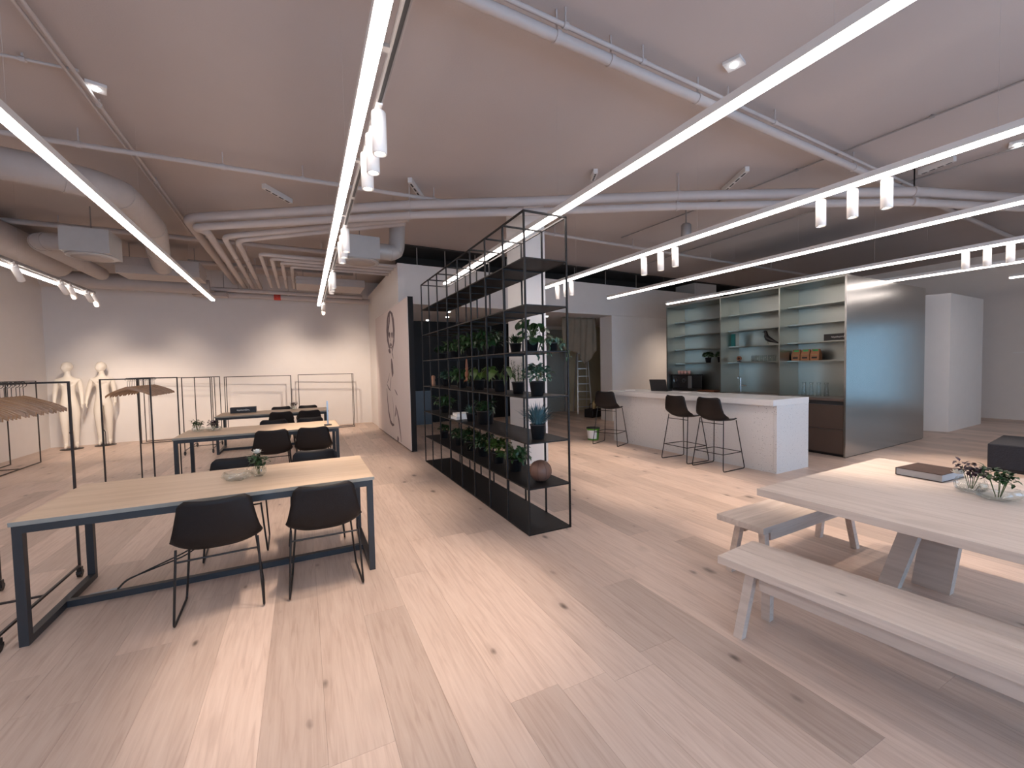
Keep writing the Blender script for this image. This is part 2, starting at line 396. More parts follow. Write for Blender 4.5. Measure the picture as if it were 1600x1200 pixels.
struct(MB().box((X0-.2, Y0-.2, ZC), (X1+.2, Y1+.4, ZC+.15)).build('ceiling', 'ceil'))
struct(MB().box((X0-.2, Y0-.2, 0), (X0, Y1, ZC)).build('wall_left', 'white'))
struct(MB().prism([(X0, 13.17), (2.2, 13.70), (2.2, 13.9), (X0, 13.9)], 0, ZC).build('wall_back', 'white'))
wr = MB(); RY0, RY1 = -2.7, 2.0
wr.box((X1, RY1, 0), (X1+.2, Y1, ZC)); wr.box((X1, Y0-.2, 0), (X1+.2, RY0, ZC)); wr.box((X1, RY0, 0), (X1+.2, RY1, .25)); wr.box((X1, RY0, 2.75), (X1+.2, RY1, ZC))
struct(wr.build('wall_right', 'white'))
# street side behind the camera: piers, sill and lintel with three glazed openings
wf = MB(); wf.box((X0, Y0-.2, 0), (X1, Y0, .25)); wf.box((X0, Y0-.2, 2.75), (X1, Y0, ZC))
OPEN = [(-2.6, 1.0), (2.0, 7.4)]
xs = [X0]+[q for o in OPEN for q in o]+[X1]
for i in range(0, len(xs), 2): wf.box((xs[i], Y0-.2, .25), (xs[i+1], Y0, 2.75))
struct(wf.build('wall_front', 'white'))
for i, (a, b) in enumerate(OPEN+[(RY0, RY1)]):
    w = bpy.data.objects.new('window_%d' % (i+1), None); COL.objects.link(w); struct(w)
    if i < 2: w.location = (a, Y0-.12, .25)
    else: w.location = (X1+.12, a, .25); w.rotation_euler = (0, 0, math.pi/2)
    W = b-a; n = 3; fr = MB()
    for k in range(n+1): fr.bar((W*k/n, 0, 0), (W*k/n, 0, 2.5), .06, .08)
    fr.bar((0, 0, .03), (W, 0, .03), .08, .06); fr.bar((0, 0, 2.47), (W, 0, 2.47), .08, .06)
    fr.build('window_frame', 'tframe', w)
    for k in range(n): MB().box((W*k/n+.031, -.004, .061), (W*(k+1)/n-.031, .004, 2.439)).build('pane', 'pane_glass' if i < 2 else 'dimming_glass', w)
# partition with the portrait, fascia above the recess
struct(MB().box((1.9, 9.22, 0), (2.05, 13.68, 3.88)).build('wall_partition', 'white'))
def fas(x): return 9.22+.058*(x-1.9)
struct(MB().prism([(2.05, fas(2.05)), (X1, fas(X1)), (X1, fas(X1)+.15), (2.05, fas(2.05)+.15)], 3.03, 3.88).build('wall_fascia', 'white'))
struct(MB().prism([(7.95, fas(7.95)+.001), (X1, fas(X1)+.001), (X1, fas(X1)+.55), (7.95, 10.1)], 0, 3.025).build('wall_pantry', 'white'))
soff = struct(MB().prism([(2.05, fas(2.05)+.15), (X1, fas(X1)+.15), (X1, 13.9), (2.05, 13.9)], 3.03, 3.12).build('ceiling_recess', 'white'))
struct(MB().prism([(2.06, fas(2.05)+.9), (X1, fas(X1)+.9), (X1, fas(X1)+1.0), (2.06, fas(2.05)+1.0)], 3.125, ZC).build('wall_void_shade', 'void_shade'))  # added dark sheet, imitates the shade behind the fascia top
struct(MB().prism([(2.06, fas(2.05)+.0), (X1, fas(X1)+.0), (X1, fas(X1)+.9), (2.06, fas(2.05)+.9)], ZC-.03, ZC-.001).build('ceiling_void_shade', 'void_shade'))  # added dark sheet, paints shade onto the ceiling beyond the fascia
struct(MB().box((2.2, 13.72, 0), (X1, 13.9, ZC)).build('wall_back_recess', 'white'))
struct(MB().box((2.05, 12.45, 0), (6.65, 12.6, 3.03)).build('wall_recess_dark', 'black_glass'))
struct(MB().box((6.65, 12.75, 0), (11.5, 12.9, 3.03)).build('wall_recess_pale', 'white'))
struct(MB().box((8.55, 12.6, 0), (11.4, 12.75, 3.03)).build('wall_recess_yellow', 'yellow_wall'))
struct(MB().box((2.1, 12.1, .0), (3.35, 12.44, .98)).build('wall_low_cabinet', 'blue_panel'))
for k, (a, b) in enumerate(((6.7, 7.55), (7.62, 8.35))):
    d = struct(MB().cbox((a, 12.66, .02), (b, 12.74, 2.9)).build('door_%d' % (k+1), 'grey_door'))
    MB().cbox((b+.005, 12.62, 0), (b+.06, 12.74, 3.0)).build('door_post', 'alu', d)
# square white column, right-hand pier
col = [(3.20, 6.55), (3.30, 6.10), (3.69, 6.12), (3.62, 6.62)]
struct(MB().prism(col, 0, ZC).build('wall_column', 'white'))
struct(MB().prism([(12.40, 4.42), (12.57, 4.0), (14.75, 4.12), (14.75, 4.9), (12.6, 4.9)], 0, 3.01).build('wall_pier', 'white'))
struct(MB().box((X1-.05, 2.2, 1.70), (X1-.001, 4.0, 1.735)).build('trim_1', 'paper'))
# boxed duct standing over the partition
struct(MB().box((11.7, 9.9, 3.6), (12.75, 10.8, 4.29)).build('wall_duct_casing', 'white'))

# portrait sliding panel
pp = thing('portrait_panel', 'tall white sliding panel printed with a faint portrait of a woman', 'panel', (1.85, 8.2, 0))
MB().box((0, 0, .02), (.012, 3.9, 3.0)).build('printed_face', 'print_base', pp)
MB().box((.012, .0, .0), (.115, 1.0, 3.01)).box((.012, 1.0, .0), (.048, 3.9, 3.01)).build('panel_core', 'dark_panel', pp)
def pz(X, Y):      # picture point (in a 5.45x crop) onto the panel plane
    p = atx(580+X/5.45, 480+Y/5.45, 1.85); return (p.y-8.2, p.z)
def stroke(mb, pts, w):
    P = [pz(*p) for p in pts]; n = len(P); rows = []
    for i in range(n):
        a, b = P[max(0, i-1)], P[min(n-1, i+1)]; d = Vector((b[0]-a[0], b[1]-a[1])).normalized(); nn = Vector((-d.y, d.x))
        t = i/(n-1); ww = w*(.35+1.3*math.sin(math.pi*min(max(t, .05), .95)))*.5
        rows.append([(-.0015, P[i][0]-nn.x*ww, P[i][1]-nn.y*ww), (-.0015, P[i][0]+nn.x*ww, P[i][1]+nn.y*ww)])
    mb.grid(rows, sm=False)
ink = MB()
stroke(ink, [(162, 38), (146, 70), (138, 130), (136, 200), (141, 270), (151, 325), (160, 345)], .13)
stroke(ink, [(162, 38), (180, 65), (190, 120), (195, 200), (193, 280), (184, 345), (178, 380)], .09)
stroke(ink, [(158, 45), (155, 110), (147, 180), (147, 250)], .08)
stroke(ink, [(170, 60), (182, 120), (188, 190), (187, 260)], .05)
for ex in (156, 177): stroke(ink, [(ex-6, 228), (ex, 225), (ex+6, 229)], .05); stroke(ink, [(ex-5, 236), (ex, 238), (ex+5, 236)], .10)
stroke(ink, [(167, 245), (165, 285), (169, 290)], .02); stroke(ink, [(161, 322), (168, 318), (175, 323)], .06)
stroke(ink, [(150, 300), (158, 335), (170, 350), (180, 335), (187, 300)], .02)
stroke(ink, [(148, 368), (158, 372), (166, 384)], .08); stroke(ink, [(176, 380), (184, 410), (188, 440)], .04)
stroke(ink, [(172, 440), (178, 500), (182, 560), (180, 590)], .15)
stroke(ink, [(170, 590), (166, 650), (160, 715)], .03); stroke(ink, [(135, 655), (150, 690), (166, 712)], .03)
stroke(ink, [(134, 690), (140, 790), (150, 890), (165, 970), (180, 1000), (196, 1002)], .07)
stroke(ink, [(180, 760), (190, 850), (195, 930), (190, 1000)], .02)
stroke(ink, [(208, 835), (222, 890), (236, 960), (248, 1060), (258, 1150)], .06)
stroke(ink, [(210, 850), (210, 900), (205, 930)], .06); stroke(ink, [(200, 700), (215, 730), (226, 750)], .03)
stroke(ink, [(226, 1100), (230, 1130), (232, 1145)], .12); stroke(ink, [(157, 560), (150, 610), (135, 650)], .02)
ink.build('portrait_print', 'print_ink', pp)

# ================================================================== LIGHT FITTINGS
def strip_light(label, x0, ya, x1, yb, track=False, z=3.1):
    t = thing('strip_light', label, 'ceiling light', (x0, ya, z), math.atan2(-(x1-x0), yb-ya), 'long linear strip lights')
    L = math.hypot(x1-x0, yb-ya)
    MB().box((-.034, 0, .006), (.034, L, .055)).build('housing', 'housing', t)
    d = MB(); d.box((-.030, .01, -.016), (.030, L-.01, .0055)); d.build('diffuser', 'strip', t)
    for k in range(int(L/2.4)+1):
        yy = min(L-.1, .35+k*2.4)
        MB().tube([(0, yy, .055), (0, yy, ZC-z)], .0009, 5).build('suspension_wire', 'pipe', t)
    if track:
        tr = MB().box((.075, 0, .02), (.112, L, .06)).build('lamp_track', 'rail_grey', t)
        s = MB()
        for k in range(int(L/1.4)+1): s.box((.084, k*1.4+.03, .0185), (.103, min(L-.03, (k+1)*1.4-.03), .0199))
        stuff(s.build('track_slot', 'dark_slot', tr))
        b = MB()
        for k in range(int(L/1.2)+1): b.box((.0325, k*1.2+.1, .03), (.0745, k*1.2+.14, .05))
        stuff(b.build('track_bracket', 'rail_grey', tr))
    return t
def ext(a, b, y):   # extend the line a-b to the given y
    return a[0]+(b[0]-a[0])*(y-a[1])/(b[1]-a[1])
LINES = {}
for key, a, b, tr, lb in [
    ('L0', (-3.48, 3.0), (-3.47, 10.45), True, 'strip light nearest the left wall, above the mannequins'),
    ('L1', (-1.485, 3.48), (-1.57, 10.47), False, 'strip light crossing above the left ends of the three desks'),
    ('L2', (.352, 1.80), (.392, 10.56), True, 'strip light above the right ends of the desks, beside a lamp track'),
    ('L3', (2.30, .90), (2.30, 7.22), False, 'strip light running over the tall black shelf unit'),
    ('L4', (4.295, 1.03), (4.178, 6.98), True, 'strip light above the bar stools, with groups of spotlights'),
    ('L5', (6.30, 1.50), (6.16, 7.53), False, 'strip light running above the white counter'),
    ('L6', (8.355, 1.99), (8.18, 7.75), True, 'strip light along the front edge of the steel shelving'),
    ('L7', (10.18, 2.41), (9.93, 8.7), True, 'strip light running over the top of the steel unit'),
    ('L8', (12.02, 2.84), (11.99, 6.5), False, 'rightmost strip light, near the white pier')]:
    ys = -1.6
    x_s = ext(a, b, ys); yb = b[1]
    if key == 'L8': yb = 3.03
    xe = ext(a, b, yb)
    strip_light(lb, x_s, ys, xe, yb, tr); LINES[key] = ((x_s, ys), (xe, yb))
sp_mesh = {}
def spotlight(label, x, y, z=3.12, tilt=0., az=0., power=1., group='cylinder spotlights on the lamp tracks', size=58):
    t = thing('track_spotlight', label, 'spotlight', (x, y, z), 0, group)
    if 'b' not in sp_mesh:
        sp_mesh['b'] = MB().lathe([(.0, 0), (.036, 0), (.041, -.006), (.041, -.236), (.038, -.24), (.034, -.24), (.033, -.225), (0, -.225)], 20).mesh('body', 'spot')
        sp_mesh['l'] = MB().lathe([(0, -.226), (.031, -.226), (.031, -.222), (0, -.222)], 16).mesh('lens', 'lens')
        sp_mesh['a'] = MB().cbox((-.018, -.045, -.012), (.018, .045, .025)).tube([(0, 0, -.012), (0, 0, -.05)], .012).mesh('adapter', 'spot')
    link('adapter', sp_mesh['a'], t)
    b = link('body', sp_mesh['b'], t, (0, 0, -.03)); b.rotation_euler = (tilt*math.cos(az), tilt*math.sin(az), 0)
    link('lens', sp_mesh['l'], b)
    ld = bpy.data.lights.new('spot_beam', 'SPOT'); ld.energy = SPOT_W*power; ld.color = SPOT_C; ld.spot_size = math.radians(size); ld.spot_blend = 1.0 if size > 100 else .6; ld.shadow_soft_size = .03
    lo = bpy.data.objects.new('spot_beam', ld); COL.objects.link(lo); lo.parent = b; lo.location = (0, 0, -.25)
    return t
def on(key, y, off=.094):
    (xa, ya), (xb, yb) = LINES[key]; return xa+(xb-xa)*(y-ya)/(yb-ya)+off
ordn = ['nearest', 'middle', 'farthest']
for key, trios, where in [
    ('L2', [(2.57, 2.83, 3.09), (4.80, 5.05, 5.31), (6.95, 7.2, 7.45)], ['of the trio hanging highest above the first desk', 'of the trio over the gap behind the first desk', 'of the small trio above the second desk']),
    ('L4', [(1.79, 2.03, 2.28), (3.96, 4.20, 4.50), (6.22, 6.40, 6.66)], ['of the large trio right of centre, above the dining table', 'of the trio above the two bar stools', 'of the small trio beside the black shelf unit']),
    ('L6', [(2.12, 2.33, 2.54)], ['of the trio at the right edge of the picture'])]:
    for tr, w in zip(trios, where):
        for o, y in zip(ordn, tr): spotlight('white cylinder spotlight, %s %s' % (o, w), on(key, y), y)
for y, ti, az, lb in [(8.0, .80, .0, 'white spotlight at the left picture edge, on the rail by the left wall'), (9.2, .95, 0, 'left one of a pair of spotlights near the left wall'),
                      (9.5, .80, 0, 'right one of a pair of spotlights near the left wall'), (10.1, 1.0, 0, 'strongly tilted spotlight aimed at the back wall above the mannequins'), (10.38, .75, 0, 'last spotlight at the end of the rail by the left wall')]:
    spotlight(lb, on('L0', y), y, tilt=ti, az=az, power=1.2, size=70)
spotlight('tilted spotlight aimed at the back wall, at the end of the middle rail', on('L2', 10.2), 10.2, tilt=1.0, power=2.2, size=85)
spotlight('downward spotlight at the far end of the middle rail', on('L2', 10.48), 10.48, tilt=.8, power=1.9, size=85)
spotlight('spotlight behind the steel unit, aimed at the pantry wall', on('L7', 8.1), 8.1, tilt=.5, power=.8, size=110)
spotlight('last spotlight behind the steel unit, aimed at the pantry wall', on('L7', 8.5), 8.5, tilt=.25, az=-.9, power=.6, size=110)
# emergency lights
for p, lb in [((150, 139), 'small square emergency light beside the ceiling conduit at upper left'), ((1147, 102), 'small square emergency light between the ceiling pipe and the strip light'), ((1590, 226), 'small emergency light at the right picture edge')]:
    q = atz(*p, ZC-.03)
    t = thing('emergency_light', lb, 'ceiling light', (q.x, q.y, ZC), .3, 'emergency ceiling lights')
    MB().cbox((-.075, -.075, -.03), (.075, .075, 0)).build('housing', 'housing', t)
    MB().lathe([(0, -.045), (.022, -.042), (.034, -.0305), (0, -.0305)], 14).build('lens', 'emerg', t)
# recessed downlights in the soffit
for i, p in enumerate([(701, 486.5), (699, 495), (663, 509), (886, 505), (854, 494)]):
    q = atz(*p, 3.03) if i != 2 else atz(668, 500, 3.03)
    if not (2.2 < q.x < 12 and 9.6 < q.y < 12.4): q.y = 10.6; q.x = 2.6+i*1.2
    t = thing('recessed_downlight', ['first round downlight in the recess soffit, behind the black shelf unit', 'second round downlight in the recess soffit, behind the black shelf unit', 'round downlight above the low blue-grey cabinet', 'round downlight in front of the dust sheet', 'round downlight beside the white column'][i], 'ceiling light', (q.x, q.y, 3.03), 0, 'soffit downlights')
    MB().lathe([(.05, 0), (.085, 0), (.085, -.006), (.05, -.004)], 18).build('trim_ring', 'housing', t)
    MB().lathe([(0, -.030), (.03, -.026), (.049, -.007), (.049, -.001), (0, -.001)], 16).build('lens', 'downl', t)
    ld = bpy.data.lights.new('downlight_beam', 'SPOT'); ld.energy = 14; ld.color = SPOT_C; ld.spot_size = 1.7; ld.spot_blend = .6; ld.shadow_soft_size = .04
    lo = bpy.data.objects.new('downlight_beam', ld); COL.objects.link(lo); lo.parent = t; lo.location = (0, 0, -.02)


# ================================================================== DESKS AND CHAIRS
def make_desk(label, x0, y0, x1, y1):
    t = thing('work_table', label, 'table', ((x0+x1)/2, (y0+y1)/2, 0), 0, 'long oak desks with black steel frames')
    w, d, h, s = (x1-x0)/2, (y1-y0)/2, .755, .045
    MB().cbox((-w, -d, h-.028), (w, d, h), .002).build('table_top', 'ttop', t)
    e = MB()
    e.box((-w-.002, -d-.003, h-.027), (w+.002, -d-.0005, h-.002)); e.box((-w-.002, d+.0005, h-.027), (w+.002, d+.003, h-.002))
    e.build('edge_band', 'edge', t)
    z = h-.0285-s/2
    f = MB()
    for sy in (-1, 1): f.bar((-w+.01, sy*(d-s/2), z), (w-.01, sy*(d-s/2), z), s)
    for sx in (-1, 1): f.bar((sx*(w-s/2-.01), -d+s, z), (sx*(w-s/2-.01), d-s, z), s-.002)
    f.build('top_frame', 'tframe', t)
    for sx in (-1, 1):
        for sy in (-1, 1):
            MB().bar((sx*(w-s/2-.01), sy*(d-s/2-.0005), s), (sx*(w-s/2-.01), sy*(d-s/2-.0005), h-.0285-s), s).build('leg', 'tframe', t)
        MB().bar((sx*(w-s/2-.01), -d+.001, s/2+.001), (sx*(w-s/2-.01), d-.001, s/2+.001), s-.001, s).build('foot_rail', 'tframe', t)
    MB().bar((-w+s, 0, s/2+.001), (w-s, 0, s/2+.001), s).build('stretcher', 'tframe', t)
    return t
TX0, TX1 = -1.57, .485
DESKS = [(3.50, 4.45), (6.98, 7.92), (10.0, 10.95)]
for (a, b), lb in zip(DESKS, ['nearest long oak desk on a charcoal steel frame, in the left foreground', 'middle long oak desk, second of the row of three', 'farthest long oak desk, with the black box on it']):
    make_desk(lb, TX0, a, TX1, b)

PROF = [(-.262, .352, .186), (-.256, .32, .198), (-.244, .26, .210), (-.230, .19, .224), (-.214, .12, .239), (-.192, .06, .252), (-.150, .015, .250), (-.095, -.004, .236), (-.01, -.006, .224), (.08, .0, .218), (.15, .008, .208), (.195, .008, .188)]
def shell_mesh(hs):
    mb = MB(); rows = []; n = 14
    for i, (y, z, w) in enumerate(PROF):
        t = i/(len(PROF)-1); row = []
        back = max(0, 1-t/.55); bend = math.exp(-((t-.55)/.14)**2); seat = max(0, (t-.5)/.5)
        for k in range(n+1):
            u = -1+2*k/n; a = abs(u)
            yy = y+.05*a*a*back+.045*bend*a**3; zz = z+.03*a*a*seat+.050*bend*a**3
            if i == 0: zz += .014*a*a-.030*a**12
            if i == 1: zz += .008*a*a-.008*a**12
            if i == len(PROF)-1: yy -= .05*a**6
            row.append((w*u, yy, hs+zz))
        rows.append(row)
    mb.grid(rows)
    me = mb.mesh('shell', 'leather')
    bm = bmesh.new(); bm.from_mesh(me); r = bmesh.ops.solidify(bm, geom=bm.faces[:], thickness=.007); bmesh.ops.recalc_face_normals(bm, faces=bm.faces)
    bm.to_mesh(me); bm.free()
    for p in me.polygons: p.use_smooth = True
    return me
def make_chair(label, loc, rz, group):
    t = thing('leather_chair', label, 'chair', loc, rz, group)
    hs = .445
    link('seat_shell', shell_mesh(hs), t)
    for s in (-1, 1):
        p = rounded([(s*.196, .165, hs-.002), (s*.235, .205, .009), (s*.245, -.205, .009), (s*.222, -.175, hs+.045)], .03, 4)
        MB().tube(p, .0075, 7).build('leg', 'rod', t)
        MB().tube([(s*.2355, .165, .004), (s*.2355, .18, .004)], .0045, 6).build('glide', 'rod', t)
    MB().tube([(-.226, -.178, hs-.035), (.226, -.178, hs-.035)], .0065, 7).build('crossbar', 'rod', t)
    MB().tube([(-.205, .155, hs-.014), (.205, .155, hs-.014)], .0065, 7).build('crossbar', 'rod', t)
    return t
near_lb = ['%s one of two on the camera side of the %s desk' % (a, b) for b in ('nearest', 'middle', 'farthest') for a in ('left', 'right')]
far_lb = [s.replace('camera side', 'far side') for s in near_lb]
CG = 'black leather chairs at the desks'
ch0 = None; k = 0
for (ya, yb), xsn in zip(DESKS, [(-.545, .112), (-.42, .125), (-.42, .12)]):
    for j, x in enumerate(xsn):
        for side in (0, 1):
            lb = ('black leather chair, ' + (near_lb if side == 0 else far_lb)[k])
            loc = (x+(.0 if side == 0 else -.03), ya-.0 if side == 0 else yb+.06, 0); rz = (.06, .0, .05, -.04, .03, -.05)[k] if side == 0 else math.pi+(.05, -.03)[j]
            if ch0 is None: ch0 = make_chair(lb, loc, rz, CG)
            else: dup(ch0, lb, loc, rz, CG)
        k += 1

# ================================================================== GARMENT RACKS
def make_rack(label, x0, y0, x1, y1, along='y', casters=False, rail=True, h=1.54, cross=True):
    t = thing('garment_rack', label, 'clothes rack', ((x0+x1)/2, (y0+y1)/2, 0), 0, 'dark tube garment racks')
    w, d, s = (x1-x0)/2, (y1-y0)/2, .0148; zb = .095 if casters else .014
    for sx in (-1, 1):
        for sy in (-1, 1):
            MB().bar((sx*w, sy*d, zb+s/2), (sx*w, sy*d, h-s), s).build('post', 'rack', t)
    if along == 'y':
        for sy in (-1, 1): MB().bar((-w-s/2, sy*d, h-s/2), (w+s/2, sy*d, h-s/2), s).build('top_bar', 'rack', t)
        for sx in (-1, 1): MB().bar((sx*w, -d-s/2, zb), (sx*w, d+s/2, zb), s).build('base_bar', 'rack', t)
        if rail: MB().bar((0, -d+s/2, h-s/2), (0, d-s/2, h-s/2), s).build('hanging_rail', 'rack', t)
        if cross: MB().bar((-w+s/2, 0, zb), (w-s/2, 0, zb), s*.9).build('cross_bar', 'rack', t)
    else:
        for sy in (-1, 1):
            MB().bar((-w-s/2, sy*d, h-s/2), (w+s/2, sy*d, h-s/2), s).build('top_bar', 'rack', t)
            MB().bar((-w-s/2, sy*d, zb), (w+s/2, sy*d, zb), s).build('base_bar', 'rack', t)
    if casters:
        for sx in (-1, 1):
            for sy in (-1, 1):
                c = MB().bar((0, 0, .05), (0, 0, .082), .03, .03); c.box((-.018, -.02, .028), (.018, .02, .052))
                co = c.build('caster', 'black', t, (sx*w, sy*d, 0))
                m = MB(); m.tube([(-.012, 0, .03), (.012, 0, .03)], .029, 14); m.build('wheel', 'black', co)
    return t
RK_A = (-2.09, 3.50, -1.645, 4.52); RK_B = (-2.13, 6.6, -1.67, 7.85)
make_rack('wheeled garment rack beside the nearest desk holding a row of wooden hangers', *RK_A, h=1.565, casters=True)
make_rack('dark garment rack left of the middle desk holding a bunch of wooden hangers', *RK_B, h=1.565)
make_rack('wheeled empty garment rack beside the farthest desk', -2.12, 10.3, -1.66, 11.4, casters=True)
make_rack('empty garment rack standing along the left wall', -4.85, 9.75, -4.45, 11.0, h=1.54)
make_rack('wide empty rack by the back wall, beside the mannequins', -3.40, 12.62, -2.0, 12.95, along='x', h=1.53)
make_rack('wide empty rack against the back wall, behind the black box', -1.76, 12.75, -.28, 13.05, along='x', h=1.52)
make_rack('wide empty rack in the right corner of the back wall', -.10, 12.85, 1.30, 13.15, along='x', h=1.53)
ORD = ['first', 'second', 'third', 'fourth', 'fifth', 'sixth', 'seventh', 'eighth', 'ninth', 'tenth', 'eleventh', 'twelfth', 'thirteenth', 'fourteenth', 'fifteenth', 'sixteenth', 'seventeenth', 'eighteenth', 'nineteenth', 'twentieth']
# hangers
def hanger_mesh():
    rows = []; n = 14; th = .011
    mb = MB()
    prev = None
    for k in range(n+1):
        u = -1+2*k/n; a = abs(u); x = .215*u
        z = -.012-.085*a**1.15-.02*a**6; hh = .034-.012*a+.006*a**4; y0 = .045*a*a
        ring = [(x, y0-th/2, z-hh/2), (x, y0+th/2, z-hh/2), (x, y0+th/2, z+hh/2), (x, y0-th/2, z+hh/2)]
        rows.append(ring)
    vs = [p for r in rows for p in r]; fs = []
    for i in range(n):
        for j in range(4): fs.append((i*4+j, i*4+(j+1) % 4, (i+1)*4+(j+1) % 4, (i+1)*4+j))
    fs += [(3, 2, 1, 0), tuple(n*4+j for j in range(4))]
    return mb.add(vs, fs).mesh('hanger_body', 'hanger')
HB = hanger_mesh()
HK = MB().tube([(0, 0, -.0), (0, 0, .062)]+[(0+.020*math.cos(a)-.0, 0, .087+.020*math.sin(a)) for a in [(-90+300*i/12)*math.pi/180 for i in range(13)]], .0022, 5).mesh('hook', 'black')
def hang_row(rk, y0, y1, n, h, label, group):
    xc = (rk[0]+rk[2])/2
    for i in range(n):
        y = y0+(y1-y0)*i/(n-1)+random.uniform(-.006, .006)
        t = thing('clothes_hanger', ORD[i]+' wooden hanger from the near end of the '+label, 'hanger', (xc, y, h-.103), random.uniform(-.16, .16), group)
        link('hanger_body', HB, t); link('hook', HK, t)
hang_row(RK_A, 3.58, 4.44, 20, 1.565, 'rack beside the nearest desk', 'wooden hangers on the left rack')
hang_row(RK_B, 6.66, 7.70, 18, 1.565, 'rack left of the middle desk', 'wooden hangers on the middle rack')

# ================================================================== MANNEQUINS
def make_mannequin(label, loc, rz, armout):
    t = thing('mannequin', label, 'mannequin', loc, rz, 'cream female mannequins')
    J = {}; V = []; R = []; E = []
    def add(p, r, par=None):
        V.append(p); R.append(r if isinstance(r, tuple) else (r, r)); i = len(V)-1
        if par is not None: E.append((par, i))
        return i
    # faces +y ; x to its right-hand side mirrored
    pel = add((0, 0, 1.05), (.172, .125)); wa = add((0, .01, 1.235), (.128, .098), pel); rib = add((0, .015, 1.36), (.145, .105), wa)
    ch = add((0, .005, 1.475), (.160, .100), rib); nb = add((0, -.005, 1.57), (.066, .064), ch); nk = add((0, .004, 1.64), (.054, .056), nb)
    hd0 = add((0, .012, 1.70), (.05, .055), nk)
    for s in (-1, 1):
        sh = add((s*.170, -.005, 1.50), .060, ch); ao = armout[0 if s < 0 else 1]
        el = add((s*(.196+ao*.5), -.02, 1.235), .045, sh); wr = add((s*(.203+ao), .03, .985), .029, el)
        add((s*(.204+ao), .045, .93), (.024, .037), wr)
        hp = add((s*.088, .0, .955), .112, pel); kn = add((s*.085, .015+.02*s, .55), .068, hp); cf = add((s*.083, -.005+.02*s, .39), .062, kn)
        an = add((s*.08, -.01+.02*s, .11), .038, cf); he = add((s*.08, .02+.02*s, .055), (.040, .040), an); add((s*.09, .13+.02*s, .030), (.040, .022), he)
        add((s*.066, .098, 1.425), (.055, .055), ch)
    me = bpy.data.meshes.new('mannequin_skeleton'); me.from_pydata(V, E, []); o = bpy.data.objects.new('tmp_body', me); COL.objects.link(o)
    md = o.modifiers.new('skin', 'SKIN'); md.use_smooth_shade = True; md.branch_smoothing = .6
    for i, r in enumerate(R): me.skin_vertices[0].data[i].radius = r
    me.skin_vertices[0].data[0].use_root = True
    sb = o.modifiers.new('sub', 'SUBSURF'); sb.levels = 2; sb.render_levels = 2
    dg = bpy.context.evaluated_depsgraph_get(); bme = bpy.data.meshes.new_from_object(o.evaluated_get(dg)); bpy.data.objects.remove(o)
    # head: a shaped egg with brow, nose, chin and ears, turned to the side
    bm = bmesh.new(); bm.from_mesh(bme)
    hb = MB(); n, m = 24, 16; vs = []; fs = []; ca, sa = math.cos(-1.0), math.sin(-1.0)
    for i in range(m+1):
        th = math.pi*i/m
        for kk in range(n):
            ph = 2*math.pi*kk/n; x, y, z = math.sin(th)*math.cos(ph)*.076, math.sin(th)*math.sin(ph)*.104, -math.cos(th)*.120
            if z < 0: x *= 1+z*1.9; y = y*(1+z*1.2)+(-z)*.22
            if y > 0:
                y += .020*math.exp(-(x/.014)**2-((z+.018)/.025)**2) - .012*math.exp(-((abs(x)-.034)/.018)**2-((z-.008)/.018)**2)
                y += .008*math.exp(-(x/.03)**2-((z+.062)/.012)**2)
            x += math.copysign(.012, x)*math.exp(-((abs(x)-.078)/.02)**2-((z-.0)/.028)**2-((y+.01)/.02)**2)
            vs.append((x*ca-y*sa, x*sa+y*ca, z+1.78))
    for i in range(m):
        for kk in range(n): fs.append((i*n+kk, i*n+(kk+1) % n, (i+1)*n+(kk+1) % n, (i+1)*n+kk))
    hv = [bm.verts.new(v) for v in vs]
    for q in fs:
        try: bm.faces.new([hv[i] for i in q]).smooth = True
        except ValueError: pass
    # fingers: short tapered stubs below each palm
    bm.to_mesh(bme); bm.free()
    bme.materials.clear(); bme.materials.append(MT['mann'])
    b = link('figure', bme, t, (0, 0, .03))
    for p in bme.polygons: p.use_smooth = True
    hands = MB()
    for s in (-1, 1):
        ao = armout[0 if s < 0 else 1]; bx = s*(.206+ao)
        for f in range(4):
            y = .022+f*.017; hands.tube([(bx, y, .935), (bx-s*.004, y+.006, .895), (bx-s*.018, y+.008, .858+abs(f-1.5)*.006)], [.0095, .0085, .006], 7)
        hands.tube([(bx-s*.006, .07, .96), (bx-s*.014, .10, .93), (bx-s*.02, .108, .90)], [.011, .0095, .007], 7)
    hands.build('fingers', 'mann', t, (0, 0, .03))
    MB().lathe([(0, 0), (.185, 0), (.19, .006), (.185, .012), (0, .012)], 32).build('base_plate', 'black', t, (0, -.03, 0))
    MB().tube([(.0, -.09, .012), (.0, -.09, .30), (.05, -.035, .42)], .008, 8).build('support_rod', 'black', t)
    return t
make_mannequin('cream mannequin nearer the left wall corner, head turned to its right', (-4.60, 12.62, 0), math.pi+.30, (.0, .02))
make_mannequin('cream mannequin right of the other one, arm held slightly out', (-4.12, 12.88, 0), math.pi+.22, (.0, .07))

